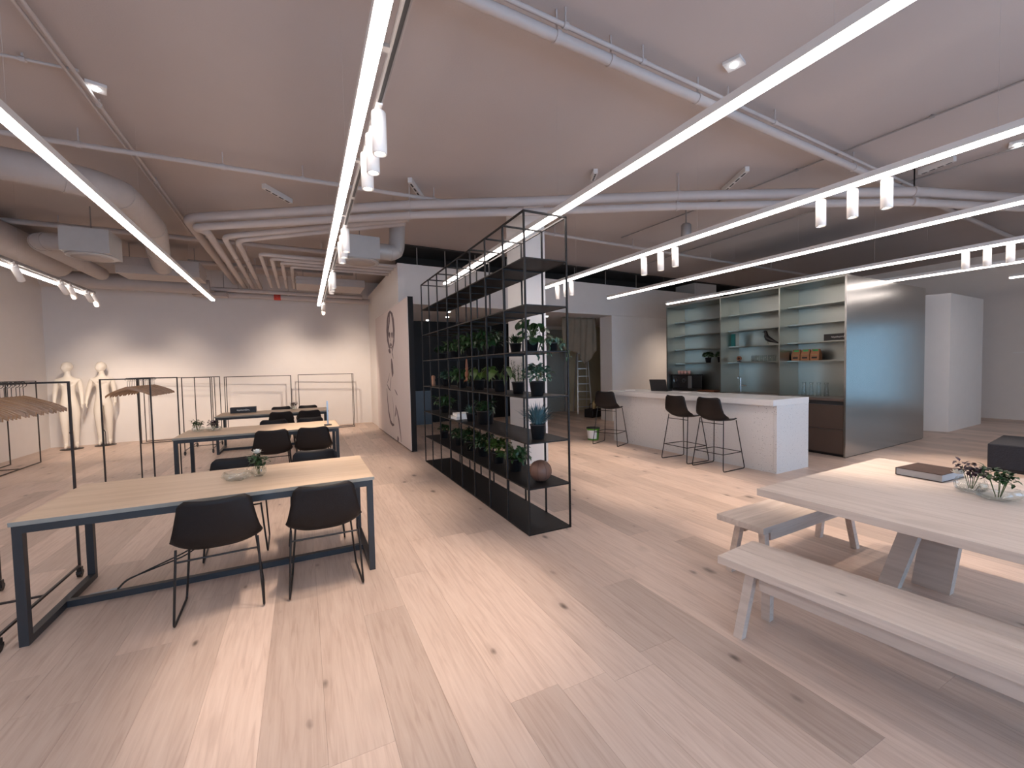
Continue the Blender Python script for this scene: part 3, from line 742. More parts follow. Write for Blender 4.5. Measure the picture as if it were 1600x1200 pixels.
# ================================================================== TALL BLACK SHELF UNIT
SX0, SX1, SY0, SY1, SH = 1.872, 2.35, 3.475, 7.24, .435
su = thing('shelf_unit', 'tall black metal shelf unit with plants dividing the room', 'shelf unit', ((SX0+SX1)/2, SY0, 0))
hw = (SX1-SX0)/2; LEN = SY1-SY0; s = .016; NB = 8
for k in range(NB+1):
    for sx in (-1, 1): MB().bar((sx*(hw-s/2), LEN*k/NB+(s/2 if k == 0 else (-s/2 if k == NB else 0)), 0), (sx*(hw-s/2), LEN*k/NB+(s/2 if k == 0 else (-s/2 if k == NB else 0)), SH*7), s).build('post', 'shelf', su)
for lv in range(7):
    z = lv*SH+.006
    b = MB(); b.box((-hw+s+.0005, .002, z-.003), (hw-s-.0005, LEN-.002, z+.006)); 
    bo = b.build('shelf_board', 'shelf', su)
    e = MB()
    for sx in (-1, 1): e.box((sx*(hw-s/2)-s*.52, .0, z-.005), (sx*(hw-s/2)+s*.52, LEN, z+.0065))
    for yy in (.0, LEN-s): e.box((-hw, yy-.0005, z-.005), (hw, yy+s+.0005, z+.0062))
    if lv:
        for k in range(1, NB): e.box((-hw+s, LEN*k/NB-s/2, z-.016), (hw-s, LEN*k/NB+s/2, z-.0032))
    e.build('board_edge', 'shelf', bo)
e = MB(); z = SH*7
for sx in (-1, 1): e.bar((sx*(hw-s/2), 0, z), (sx*(hw-s/2), LEN, z), s)
e.build('top_rail', 'shelf', su)
for k in range(NB+1): MB().bar((-hw+s, min(max(LEN*k/NB, s/2), LEN-s/2), z), (hw-s, min(max(LEN*k/NB, s/2), LEN-s/2), z), s).build('top_crossbar', 'shelf', su)

# ---------------------------------------------------------------- plants
def pot_parts(t, r=.075, h=.13):
    MB().lathe([(0, 0), (r*.74, 0), (r*.97, h-.012), (r*1.03, h-.012), (r*1.03, h), (r*.93, h), (r*.9, h-.02)], 20).build('pot', 'pot', t)
    MB().lathe([(0, h-.022), (r*.91, h-.022), (r*.5, h-.014), (0, h-.012)], 14).build('soil', 'soil', t)
    return h-.015
def leaf_faces(L, W, bend=.3, n=5, fold=.12, blunt=False):
    rows = []
    for i in range(n+1):
        t = i/n
        w = W*(math.sin(math.pi*min(1, t**.75)) if not blunt else math.sqrt(max(0, 1-(2*t-1)**2)))
        if i == 0: w = W*.06
        if i == n: w = W*.02
        y = L*t*math.cos(bend*t); z = -L*t*math.sin(bend*t)
        rows.append([(-w/2, y, z+w*fold), (0, y, z), (w/2, y, z+w*fold)])
    return rows
def orient(p, az, el, at, roll=0):
    """local leaf frame (y forward, z up) -> world"""
    x, y, z = p; cr, sr = math.cos(roll), math.sin(roll); x, z = x*cr+z*sr, -x*sr+z*cr
    ce, se = math.cos(el), math.sin(el); y, z = y*ce-z*se, y*se+z*ce
    ca, sa = math.cos(az), math.sin(az); return (at[0]+x*ca-y*sa, at[1]+x*sa+y*ca, at[2]+z)
def add_leaf(mb, at, az, el, L, W, bend=.4, n=4, fold=.12, roll=0, mi=0, blunt=False):
    mb.grid([[orient(p, az, el, at, roll) for p in r] for r in leaf_faces(L, W, bend, n, fold, blunt)], mi)
def rnd(a, b): return random.uniform(a, b)
def plant(kind, label, loc, size=1., leaf='leafA', pot=(.075, .13), group='potted plants on the black shelf unit', rx=.20):
    t = thing('potted_plant', label, 'plant', loc, rnd(0, 6), group)
    h = pot_parts(t, *pot); r = pot[0]
    st = MB(); fo = MB()
    lim = rx      # keep foliage inside the shelf width in x is not needed: leaves may spill
    if kind == 'bush':
        for i in range(int(260*size)):
            a, e = rnd(0, 6.28), rnd(.05, 1.5); R = rnd(.62, 1)*.15*size
            p = (R*math.cos(e)*math.cos(a), R*math.cos(e)*math.sin(a), h+.03+R*math.sin(e)*1.0)
            add_leaf(fo, p, a-1.57+rnd(-.6, .6), rnd(-.2, .9), rnd(.042, .062), rnd(.030, .044), .5, 3, .1, rnd(-.5, .5))
        for i in range(9):
            a = rnd(0, 6.28); st.tube([(0, 0, h), (.05*math.cos(a)*size, .05*math.sin(a)*size, h+.10*size)], .0025, 5)
    elif kind == 'spiky':
        for i in range(int(260*size)):
            a = rnd(0, 6.28); R = rnd(.0, r*.75); L = rnd(.10, .20)*size
            add_leaf(fo, (R*math.cos(a), R*math.sin(a), h+rnd(0, .05)), a-1.57, rnd(.62, 1.5), L, .012, rnd(0, .4), 4, .2)
    elif kind == 'rosemary':
        for i in range(14):
            a = rnd(0, 6.28); tip = (rnd(.03, .09)*math.cos(a), rnd(.03, .09)*math.sin(a), h+rnd(.13, .24)*size)
            base = (r*.4*math.cos(a), r*.4*math.sin(a), h); st.tube([base, tip], [.002, .001], 4)
            for j in range(14):
                f = rnd(.15, 1); p = [base[q]+(tip[q]-base[q])*f for q in range(3)]
                add_leaf(fo, p, rnd(0, 6.28), rnd(.2, 1.0), rnd(.025, .045), .008, .3, 3)
    elif kind == 'leafy':
        for i in range(int(100*size)):
            a = rnd(0, 6.28); hh = rnd(.02, .165)*size; R = rnd(.03, .15)*size
            at = (R*math.cos(a), R*math.sin(a), h+hh); st.tube([(0, 0, h), (R*.5*math.cos(a), R*.5*math.sin(a), h+hh*.7), at], [.003, .002, .0015], 4)
            add_leaf(fo, at, a-1.57+rnd(-.4, .4), rnd(-.5, .8), rnd(.07, .11)*size, rnd(.035, .055)*size, rnd(.2, .9), 4, .12, rnd(-.4, .4))
    elif kind == 'trail':
        for i in range(12):
            a = rnd(0, 6.28); L = rnd(.08, .20)*size; pts = []
            for j in range(7):
                f = j/6; rr = r*.6+.10*math.sin(f*1.7); pts.append((rr*math.cos(a)*(.3+f), rr*math.sin(a)*(.3+f), h+.06*math.sin(f*3.1)+.02-L*f*f*.9))
            st.tube(pts, .002, 4)
            for j in range(9):
                p = pts[rnd(0, 6.9).__int__()]; add_leaf(fo, p, rnd(0, 6.28), rnd(-1.1, .2), rnd(.04, .065), rnd(.02, .03), .5, 3)
    if kind in ('round', 'big'):
        n = {'round': 26, 'big': 16}[kind]
        for i in range(n):
            a = 2.4*i+rnd(-.3, .3)
            if kind == 'round':
                hh = rnd(.0, .21)*size; R = rnd(.05, .15)*size; L = rnd(.072, .10)*size
                at = (R*math.cos(a), R*math.sin(a), h+hh+.02); m = MB(); add_leaf(m, (0, 0, 0), 0, 0, L, L, .15, 6, .04, 0, 0, True)
                el, rl = rnd(-1.2, -.2), rnd(-.3, .3)
            else:
                hh = rnd(.06, .19)*size; R = rnd(.05, .13)*size; L = rnd(.12, .17)*size
                at = (R*math.cos(a), R*math.sin(a), h+hh); m = MB(); add_leaf(m, (0, 0, 0), 0, 0, L, L*.55, .8, 6, .1)
                el, rl = rnd(-.7, .5), rnd(-.4, .4)
            st.tube([(0, 0, h-.002), (R*.35*math.cos(a), R*.35*math.sin(a), h+hh*.6), at], [.0035, .0028, .002], 5)
            o = m.build('leaf', leaf, t, at); o.rotation_euler = (el, rl, a-1.57)
    if st.v: st.build('stems', 'stem', t)
    if fo.v: stuff(fo.build('foliage', leaf, t))
    return t
XC = (SX0+SX1)/2
Z1, Z2, Z3, Z4 = [k*SH+.0125 for k in (1, 2, 3, 4)]
plant('round', 'round-leaved plant in a black pot at the near end of the upper plant shelf', (2.12, 3.80, Z4), 1.0, 'leafB', (.072, .125))
plant('spiky', 'short spiky succulent left of the round-leaved plant, upper plant shelf', (2.09, 4.11, Z4), .48, 'leafB', (.065, .11))
plant('trail', 'small trailing plant right of the round-leaved plant, upper plant shelf', (2.265, 3.62, Z4), .9, 'leafC', (.05, .09))
plant('leafy', 'full dark leafy plant on the upper plant shelf, in front of the black wall', (2.12, 4.92, Z4), 1.15, 'leafB', (.08, .13))
plant('leafy', 'bushy green plant in the middle of the upper plant shelf', (2.10, 5.48, Z4), 1.2, 'leafA', (.08, .13))
plant('leafy', 'pale-leaved plant toward the far end of the upper plant shelf', (2.10, 6.15, Z4), 1.0, 'leafA', (.075, .12))
plant('bush', 'small dark plant at the far end of the upper plant shelf', (2.10, 6.85, Z4), .7, 'leafB', (.07, .11))
plant('rosemary', 'feathery upright herb in a black pot, left of the grey-green bush', (2.08, 4.05, Z3), 1.0, 'leafB', (.07, .13))
plant('bush', 'dense grey-green bush in a black pot at the shelf unit corner', (2.08, 3.64, Z3), 1.0, 'leafC', (.078, .145))
plant('big', 'plant with big glossy leaves in a black pot, third shelf near the column', (2.12, 4.60, Z3), 1.05, 'leafE', (.085, .14))
plant('big', 'plant with big drooping leaves beneath the hanging wooden figure', (2.10, 5.22, Z3), .95, 'leafE', (.08, .13))
plant('leafy', 'green leafy plant beyond the big-leaved ones, third shelf', (2.12, 5.95, Z3), 1.05, 'leafA', (.08, .13))
plant('bush', 'low grey bush beside the tan figurine at the far end', (2.13, 6.72, Z3), .8, 'leafC', (.075, .12))
plant('spiky', 'blue-green upright lavender-like plant at the near end of the second shelf', (2.09, 3.66, Z2), 1.12, 'leafD', (.078, .15))
plant('leafy', 'dark plant in the large black planter on the second shelf', (2.10, 5.03, Z2), .85, 'leafB', (.12, .175))
plant('spiky', 'small grey succulent in a black pot next to the stacked books', (2.04, 5.40, Z2), .5, 'leafC', (.065, .11))
plant('leafy', 'leafy plant at the far end of the second shelf', (2.10, 6.75, Z2), 1.0, 'leafA', (.075, .12))
plant('leafy', 'leafy plant in a black pot left of the leather ball', (2.10, 4.20, Z1), .95, 'leafA', (.082, .14))
plant('bush', 'bright green bushy plant second left of the leather ball', (2.10, 4.66, Z1), 1.05, 'leafE', (.08, .13))
plant('leafy', 'dark leafy plant third left of the leather ball', (2.10, 5.13, Z1), 1.0, 'leafB', (.08, .13))
plant('bush', 'dark round plant fourth left of the leather ball', (2.10, 5.58, Z1), 1.0, 'leafB', (.08, .13))
plant('leafy', 'dark plant fifth left of the leather ball, bottom plant row', (2.10, 6.05, Z1), .85, 'leafB', (.08, .13))
plant('bush', 'small plant at the far end of the bottom plant row', (2.10, 6.83, Z1), .55, 'leafA', (.075, .12))
# things on the shelf unit
t = thing('leather_ball', 'brown stitched leather ball at the near end of the low shelf', 'ball', (2.12, 3.67, Z1))
MB().ball((0, 0, .108), (.112, .112, .108), 28).build('ball_body', 'ball', t)
for k in range(8):
    a = k*math.pi/4; MB().tube([(.1125*math.sin(th)*math.cos(a), .1125*math.sin(th)*math.sin(a), .108-.1085*math.cos(th)) for th in [.35+2.25*i/12 for i in range(13)]], .0022, 5).build('stitched_seam', 'seam', t)
tag(MB().lathe([(0, 0), (.032, 0), (.036, .02), (.022, .07), (.019, .10), (.032, .15), (.035, .17), (.029, .17), (.015, .10), (0, .09)], 18).build('ceramic_vase', 'cream', None, (2.24, 3.86, Z3)), 'small cream waisted vase beside the grey-green bush', 'vase')
tag(MB().lathe([(0, 0), (.030, 0), (.036, .03), (.033, .08), (.026, .10), (.036, .13), (.034, .16), (.016, .18), (0, .182)], 16).build('tan_figurine', 'terra', None, (1.965, 6.93, Z3)), 'small tan ceramic figurine at the far end of the third shelf', 'figurine')
t = thing('wooden_figure', 'small reddish wooden figure hanging by its arms under a shelf', 'ornament', (1.93, 5.22, Z4-.03))
MB().ball((0, 0, -.20), (.026, .024, .052), 12).build('body', 'wood_dk', t); MB().ball((0, 0, -.125), (.021, .02, .024), 12).build('head', 'wood_dk', t)
for s_ in (-1, 1):
    MB().tube([(0, s_*.018, -.165), (0, s_*.03, -.10), (0, s_*.008, .004)], [.009, .008, .006], 8).build('arm', 'wood_dk', t)
    MB().tube([(0, s_*.014, -.24), (-.006, s_*.022, -.275), (-.03, s_*.022, -.285)], [.011, .010, .009], 8).build('leg', 'wood_dk', t)
def book(name, label, loc, rz, L, W, H, cover, page='paper', group=None):
    t = thing(name, label, 'book', loc, rz, group)
    MB().box((-L/2+.004, -W/2+.003, .0031), (L/2-.004, W/2-.003, H-.0031)).build('pages', page, t)
    c = MB(); c.box((-L/2, -W/2, 0), (L/2, W/2, .003)); c.box((-L/2, -W/2, H-.003), (L/2, W/2, H)); c.box((-L/2, W/2-.003, .003), (L/2, W/2, H-.003))
    c.build('cover', cover, t); return t
book('book', 'white book at the bottom of the stack of two on the second shelf', (2.03, 5.80, Z2), 1.62, .30, .24, .042, 'paper')
book('book', 'white book on top of the stack of two on the second shelf', (2.05, 5.79, Z2+.0425), 1.50, .25, .21, .036, 'paper')

# ================================================================== DINING TABLE AND BENCHES (right foreground)
def slab_leg(mb, foot, top, wx, wy):
    fx, fy, fz = foot; tx, ty, tz = top
    v = [(fx-wx/2, fy-wy/2, fz), (fx+wx/2, fy-wy/2, fz), (fx+wx/2, fy+wy/2, fz), (fx-wx/2, fy+wy/2, fz),
         (tx-wx/2, ty-wy/2, tz), (tx+wx/2, ty-wy/2, tz), (tx+wx/2, ty+wy/2, tz), (tx-wx/2, ty+wy/2, tz)]
    return mb.add(v, [(3,2,1,0),(4,5,6,7),(0,1,5,4),(1,2,6,5),(2,3,7,6),(3,0,4,7)])
t = thing('dining_table', 'large pale oak dining table with splayed slab legs in the right foreground', 'table', (3.62, .80, 0), .03)
nb = 6; TW, TLh = .87, 1.03
for k in range(nb):
    a, b = -TW+2*TW*k/nb, -TW+2*TW*(k+1)/nb
    MB().cbox((a+.0004, -TLh, .704), (b-.0004, TLh, .752), .0018).build('top_plank', 'pale', t)
for (f, tp, wx, wy) in [((.08, .66, 0), (.19, .50, .703), .08, .11), ((.29, .50, 0), (.30, .42, .703), .07, .20), ((-.55, -.55, 0), (-.42, -.45, .703), .07, .2), ((.55, -.55, 0), (.42, -.45, .703), .07, .2)]:
    slab_leg(MB(), f, tp, wx, wy).build('leg', 'pale', t)
MB().box((-.55, -.50, .63), (.55, -.40, .703)).build('cross_beam', 'palex', t); MB().box((-.06, -.4, .63), (.06, .42, .703)).build('centre_beam', 'pale', t)
def bench(label, loc, rz, L, W, H, foot, mt):
    t = thing('bench', label, 'bench', loc, rz, 'pale oak benches')
    n = 2
    for k in range(n):
        a, b = -W/2+W*k/n, -W/2+W*(k+1)/n; MB().cbox((a+.0003, -L/2, H-.045), (b-.0003, L/2, H), .0025).build('seat_plank', mt, t)
    [MB().box((q-.011, -L/2+.2, H-.15), (q+.011, L/2-.2, H-.0455)).build('apron', mt, t) for q in (-.10, .10)]
    for sy in (-1, 1):
        for sx in (-1, 1):
            slab_leg(MB(), (sx*(W/2-.04+foot), sy*(L/2-.11), 0), (sx*.085, sy*(L/2-.15), H-.0455), .046, .05).build('leg', mt, t)
    return t
bench('pale oak bench nearest the camera, along the front of the dining table', (2.455, .95, 0), .10, 1.53, .39, .452, .0, 'pale')
bench('short oak bench at the far end of the dining table', (3.55, 2.02, 0), math.pi/2+.03, 1.48, .36, .452, .0, 'pale')
# book and glassware on the dining table
book('book', 'thick dark book with a brown cover lying on the dining table', (4.05, 1.385, .7545), -.05, .31, .26, .052, 'bcover', 'grey_page')
def glass_vase(label, loc, R, Hh, lobes=5, flowers=None, group='clear bubble glass vases'):
    t = thing('glass_vase', label, 'vase', loc, rnd(0, 6), group)
    n, rows = 40, []
    for z, f in [(0, .0), (0, .62), (.18, .85), (.45, 1.0), (.75, .93), (.92, .86), (1., .80), (.93, .74), (.7, .84), (.45, .90), (.2, .76), (.10, .5), (.10, 0)]:
        rows.append([(R*f*(1+.13*math.cos(lobes*2*math.pi*k/n))*math.cos(2*math.pi*k/n), R*f*(1+.13*math.cos(lobes*2*math.pi*k/n))*math.sin(2*math.pi*k/n), Hh*z) for k in range(n+1)])
    MB().grid(rows).build('glass_bowl', 'glass', t, weld=True)
    if flowers:
        st, fo = MB(), MB()
        for i in range(9):
            a = rnd(0, 6.28); tip = (.045*math.cos(a), .045*math.sin(a), Hh+rnd(.03, .09)); st.tube([(.01*math.cos(a), .01*math.sin(a), Hh*.2), tip], .0018, 5)
            for j in range(14): add_leaf(fo, [tip[q]+rnd(-.028, .028) for q in range(3)], rnd(0, 6.28), rnd(-.3, 1), rnd(.03, .055), rnd(.014, .024), .4, 3)
        st.build('stems', 'stem', t); stuff(fo.build('foliage', flowers, t))
    return t
def bloom(t, at, r):
    m = MB()
    for i in range(26):
        a = 2.4*i; e = 1.4-1.5*i/26; add_leaf(m, at, a, e, r*(.7+.4*i/26), r*.75, -.5, 3, .2)
    stuff(m.build('flower_head', 'petal', t))
v = glass_vase('clear glass vase with dark sprigs beside the book on the dining table', (3.80, 1.10, .7545), .085, .075, 4, 'leafP'); bloom(v, (-.05, .03, .10), .04)
glass_vase('wide clear glass bowl with a green sprig, right of the other vase', (3.70, .955, .7545), .10, .07, 5, 'leafA')
# things on the desks
glass_vase('empty low clear glass bowl on the nearest desk', (-.49, 3.96, .7575), .10, .065, 6)
v = glass_vase('small clear glass vase with a white flower on the nearest desk', (-.345, 4.01, .7575), .055, .075, 4, 'leafA'); bloom(v, (-.01, 0, .185), .045)
v = glass_vase('clear glass vase with green sprigs at the left end of the middle desk', (-1.40, 7.62, .7575), .08, .07, 5, 'leafA')
glass_vase('clear glass bowl with dry sprigs on the middle desk', (-1.20, 7.58, .7575), .10, .06, 5, 'leafP')
glass_vase('small glass vase with dark sprigs on the farthest desk', (-.20, 10.72, .7575), .07, .07, 4, 'leafP')
t = thing('display_stand', 'thin upright metal stand on a small base on the middle desk', 'stand', (.335, 7.22, .7575))
MB().cbox((-.055, -.04, 0), (.055, .04, .014)).build('base', 'tframe', t); MB().bar((0, 0, .014), (0, 0, .38), .022, .012).build('upright', 'grey_metal', t)
def script_marks(mb, x0, x1, z, h, y):
    """short row of unreadable cursive strokes"""
    n = 40; pts = [(x0+(x1-x0)*i/n, y, z+h*.32*math.sin(i*1.55)+h*.12*math.sin(i*.6)) for i in range(n+1)]
    mb.tube(pts, h*.13, 4); mb.tube([(x0+(x1-x0)*.72, y, z), (x0+(x1-x0)*.74, y, z+h*.8)], h*.12, 4)
t = thing('box', 'black box with white script lettering on the farthest desk', 'box', (-1.15, 10.66, .7575), .02)
MB().cbox((-.235, -.09, 0), (.235, .09, .118), .003).build('carton', 'black', t); m = MB(); script_marks(m, -.115, .115, .058, .035, -.0915); m.build('lettering', 'white_print', t)
# floor socket and cables of the nearest desk
t = thing('floor_socket', 'flat metal floor socket with black cables under the nearest desk', 'socket', (-1.36, 4.08, .0005), .15)
MB().cbox((-.085, -.05, 0), (.085, .05, .006), .002).build('lid', 'sock', t)
for k in (0, 1):
    P = [(.07, -.01+.02*k, .008), (.12, -.0+.02*k, .06), (.28, .0+.03*k, .115-.02*k), (.50, .02, .18-.03*k), (.68, .03, .30), (.80, .03, .42), (.86, .03, .56), (.88, .03, .68)]
    MB().tube(rounded(P, .08, 4), .0055, 6).build('cable', 'cable', t)

# ================================================================== COUNTER AND STOOLS
ct = thing('bar_counter', 'long white terrazzo bar counter with a thick stone top', 'counter', (6.4, 5.4, 0))
def wp(mb, poly, z0, z1): return mb.prism([(x-6.4, y-5.4) for x, y in poly], z0, z1)
wp(MB(), [(6.03, 3.75), (6.83, 3.77), (6.73, 7.12), (5.93, 7.10)], 0, .979).build('base', 'terrazzo', ct)
wp(MB(), [(6.026, 3.70), (6.836, 3.722), (6.835, 3.768), (6.027, 3.746)], 0, .979).build('end_panel', 'terrazzo', ct)
wp(MB(), [(5.934, 3.695), (6.84, 3.72), (6.74, 7.20), (5.834, 7.18)], .98, 1.065).build('counter_top', 'ctop', ct)
def make_stool(label, loc, rz):
    t = thing('bar_stool', label, 'stool', loc, rz, 'black leather bar stools'); hs = .735
    link('seat_shell', shell_mesh(hs), t)
    for s in (-1, 1):
        p = rounded([(s*.186, .165, hs), (s*.262, .255, .009), (s*.268, -.255, .009), (s*.20, -.15, hs+.03)], .035, 4)
        MB().tube(p, .0075, 7).build('leg', 'rod', t)
    z = .255; f = .255-.09*(z/hs); g = .255-.105*(z/hs); w = .262-.07*z/hs
    MB().tube(rounded([(-w, f, z), (w, f, z), (w+.005, -g, z), (-w-.005, -g, z), (-w, f-.02, z)], .012, 3), .0065, 6).build('foot_ring', 'rod', t)
    MB().tube([(-.198, -.152, hs-.04), (.198, -.152, hs-.04)], .006, 6).build('crossbar', 'rod', t)
    return t
st0 = make_stool('black leather bar stool at the near end of the counter, rightmost of three', (5.70, 4.40, 0), -math.pi/2+.03)
dup(st0, 'black leather bar stool in the middle of the three at the counter', (5.69, 5.02, 0), -math.pi/2-.02)
dup(st0, 'black leather bar stool turned askew at the far end of the counter', (5.60, 6.82, 0), -math.pi/2+.42)
t = thing('laptop', 'open black laptop on the far half of the bar counter', 'laptop', (6.52, 6.33, 1.0655), .35)
MB().cbox((-.12, -.17, 0), (.12, .17, .016), .003).build('keyboard_base', 'black', t)
MB().add([(-.12, -.17, .017), (-.12, .17, .017), (-.20, .17, .235), (-.20, -.17, .235), (-.113, -.17, .02), (-.113, .17, .02), (-.193, .17, .238), (-.193, -.17, .238)], [(3,2,1,0),(4,5,6,7),(0,1,5,4),(1,2,6,5),(2,3,7,6),(3,0,4,7)]).build('screen', 'black', t)
for i, (x, y) in enumerate([(6.48, 5.71), (6.56, 5.36), (6.25, 6.95)]):
    tag(MB().box((-.10, -.07, 0), (.10, .07, .004)).build('paper_sheet', 'paper', None, (x, y, 1.0655), .3+i), ['white papers lying on the counter behind the middle stool', 'white papers lying on the counter behind the rightmost stool', 'white paper at the far end of the counter'][i], 'paper')
# bucket
q = atz(933, 683); q = Vector((5.62, 7.42, 0))
t = thing('paint_bucket', 'green and white plastic bucket on the floor by the counter end', 'bucket', q)
MB().lathe([(0, 0), (.115, 0), (.135, .235), (.145, .235), (.146, .262), (.132, .262), (.128, .24), (.112, .02), (0, .02)], 26).build('pail', 'bucket_g', t)
lb = MB(); rows = []
for z in (.035, .215):
    r = .1165+.02*z/.235; rows.append([(r*1.008*math.cos(a), r*1.008*math.sin(a), z) for a in [2.6+2.1*i/12 for i in range(13)]])
lb.grid(rows).build('white_label', 'paper', t)
MB().lathe([(.128, .245), (.147, .250), (.148, .266), (.12, .27), (.09, .262)], 26).build('rim', 'black', t)

# ================================================================== STEEL KITCHEN UNIT
KO = Vector((7.93, 3.75, 0)); KU = Vector((1, .05, 0)); KV = Vector((.026, 1, 0))
ku = thing('steel_kitchen_unit', 'large brushed steel kitchen unit with open shelving and drawers', 'kitchen unit', KO)
def kb(u0, u1, v0, v1, z0, z1, mb=None):
    mb = mb or MB(); P = [KU*u+KV*v for u, v in ((u0, v0), (u1, v0), (u1, v1), (u0, v1))]
    return mb.prism([(p.x, p.y) for p in P], z0, z1)
KL, KD, KH, DP = 3.88, 3.2, 3.0, .64
DV = [0.035, 1.10, 2.36, KL-.03]
kb(0, KD, 0, .03, .012, KH).build('side_panel', 'steel_side', ku)
kb(.02, KD-.02, .01, .03, .0, .0115).build('plinth', 'black', ku)
kb(0, KD, KL-.03, KL, .0, KH).build('side_panel', 'steel_in', ku)
kb(0, KD, .0305, KL-.0305, KH-.03, KH).build('top_panel', 'steel_in', ku)
kb(DP, DP+.02, .0305, KL-.0305, .0, KH-.0305).build('back_panel', 'steel_in', ku)
kb(DP+.02, KD, .0305, KL-.0305, .0, KH-.0305).build('rear_body', 'steel_in', ku)
for v in DV[1:-1]: kb(.0, DP, v-.012, v+.012, .972, KH-.0305).build('divider', 'steel_in', ku)
for z in (2.62, 2.29, 1.955, 1.62):
    for i in range(3): kb(.26, DP-.001, DV[i]+.013 if i else DV[i], DV[i+1]-.013, z-.022, z).build('shelf', 'steel_in', ku)
kb(.01, DP-.001, .031, KL-.031, .93, .97).build('worktop', 'worktop', ku)
kb(.05, DP-.001, .031, KL-.031, .04, .928).build('drawer_carcass', 'dark_slot', ku)
for i in range(3):
    for z0, z1 in ((.05, .445), (.46, .855)):
        d = kb(.012, .0495, DV[i]+.003, DV[i+1]-.003, z0, z1).build('drawer', 'drawer', ku)
        kb(.004, .03, DV[i]+.003, DV[i+1]-.003, z1+.0005, z1+.008).build('pull_lip', 'worktop', d)
kb(.06, .3, .031, KL-.031, 0, .039).build('plinth', 'black', ku)
# things on the unit (x = depth line of the shelves)
KX = 8.38
ZW, ZS4, ZS3 = .9705, 1.6205, 1.9555
t = thing('coffee_machine', 'black espresso machine with two chrome dials on the worktop', 'coffee machine', (8.33, 7.28, ZW))
MB().cbox((-.17, -.29, .05), (.18, .29, .36), .012).build('housing', 'black', t)
MB().cbox((-.20, -.30, 0), (.18, .30, .045), .006).build('drip_tray', 'black', t); MB().cbox((-.19, -.31, .361), (.18, .31, .378), .004).build('cup_rail', 'black', t)
for y in (.17, -.07):
    d = MB(); d.tube([(-.171, y, .235), (-.19, y, .235)], .062, 22); dl = d.build('dial', 'chrome', t); m = MB(); m.tube([(-.1905, y, .235), (-.20, y, .235)], .022, 12); m.build('knob', 'black', dl)
MB().cbox((-.185, -.285, .06), (-.1705, -.19, .35), .004).build('steel_side_plate', 'grey_metal', t)
for i, y in enumerate((.20, .11, .02, -.09)):
    MB().cbox((-.1, 0, 0), (-.099, .001, .001)) if 0 else None
    c = thing('coffee_cup', ['leftmost pink cup on top of the espresso machine', 'second pink cup on top of the espresso machine', 'third pink cup on top of the espresso machine', 'rightmost pink cup on top of the espresso machine'][i], 'cup', (8.30, 7.28+y, ZW+.3785), 0, 'pink cups on the espresso machine')
    MB().lathe([(0, 0), (.028, 0), (.040, .085), (.037, .085), (.026, .006), (0, .006)], 16).build('cup_body', 'pink', c); MB().lathe([(.0385, .085), (.041, .09), (.0385, .095), (.0365, .09)], 16).build('rim', 'cream', c)
t = thing('kitchen_tap', 'slim chrome tap standing on the worktop in the middle bay', 'tap', (8.36, 5.90, ZW))
MB().tube([(0, 0, 0), (0, 0, .30)], .014, 12).build('column', 'chrome', t); MB().tube(rounded([(0, 0, .29), (0, 0, .33), (-.09, 0, .33), (-.09, 0, .30)], .02, 4), .010, 10).build('spout', 'chrome', t); MB().tube([(0, 0, .15), (0, -.13, .15)], .011, 8).build('lever', 'chrome', t)
tag(MB().cbox((-.14, -.22, 0), (.14, .22, .022), .004).build('cutting_board', 'wood_dk', None, (8.32, 6.62, ZW)), 'reddish wooden board on the worktop beside the espresso machine', 'board')
def glass_(name, label, loc, r, h, group):
    t = tag(MB().lathe([(0, 0), (r*.9, 0), (r, h), (r*.93, h), (r*.82, .008), (0, .008)], 16).build(name, 'glass', None, loc), label, 'glass', group); return t
for i in range(6):
    glass_('tumbler', '%s of six clear tumblers in a row on the middle bay shelf' % ['leftmost', 'second', 'third', 'fourth', 'fifth', 'rightmost'][i], (KX, 5.64-.088*i, ZS4), .034, .125, 'clear tumblers in a row')
for i in range(4):
    t = thing('glass_carafe', '%s of four tall clear carafes on the right bay worktop' % ['leftmost', 'second', 'third', 'rightmost'][i], 'carafe', (8.30, 4.60-.125*i, ZW), 0, 'tall clear carafes')
    MB().lathe([(0, 0), (.04, 0), (.042, .01), (.034, .12), (.026, .19), (.034, .25), (.031, .25), (.023, .19), (.031, .12), (.038, .012), (0, .010)], 18).build('carafe_body', 'glass', t)
for i in range(3):
    t = thing('coffee_bag', '%s of three brown coffee bags with green labels' % ['left', 'middle', 'right'][i], 'bag', (KX-.02, 4.76-.165*i, ZS4), 0, 'brown coffee bags with green labels')
    v = [(-.055, -.072, 0), (.055, -.072, 0), (.055, .072, 0), (-.055, .072, 0), (-.05, -.074, .11), (.05, -.074, .11), (.05, .074, .11), (-.05, .074, .11), (-.008, -.064, .205), (.008, -.064, .205), (.008, .064, .205), (-.008, .064, .205)]
    f = [(3, 2, 1, 0), (8, 9, 10, 11)]+[(b+k, b+(k+1) % 4, b+4+(k+1) % 4, b+4+k) for b in (0, 4) for k in range(4)]
    MB().add(v, f).build('paper_body', 'kraft', t)
    MB().add([(-.0520, -.046, .100), (-.0520, .046, .100), (-.0125, .046, .198), (-.0125, -.046, .198)], [(0, 3, 2, 1), (0, 1, 2, 3)]).build('green_label', 'green_lbl', t)
    MB().box((-.0565, -.045, .035), (-.0551, .045, .065)).build('dark_window', 'black', t)
t = thing('box', 'black box with white script lettering on the upper right steel shelf', 'box', (KX, 4.03, ZS3))
MB().cbox((-.09, -.24, 0), (.09, .24, .118), .003).build('carton', 'black', t); m = MB(); script_marks(m, -.12, .15, .058, .035, 0); o = m.build('lettering', 'white_print', t, (-.0915, 0, 0), -math.pi/2)
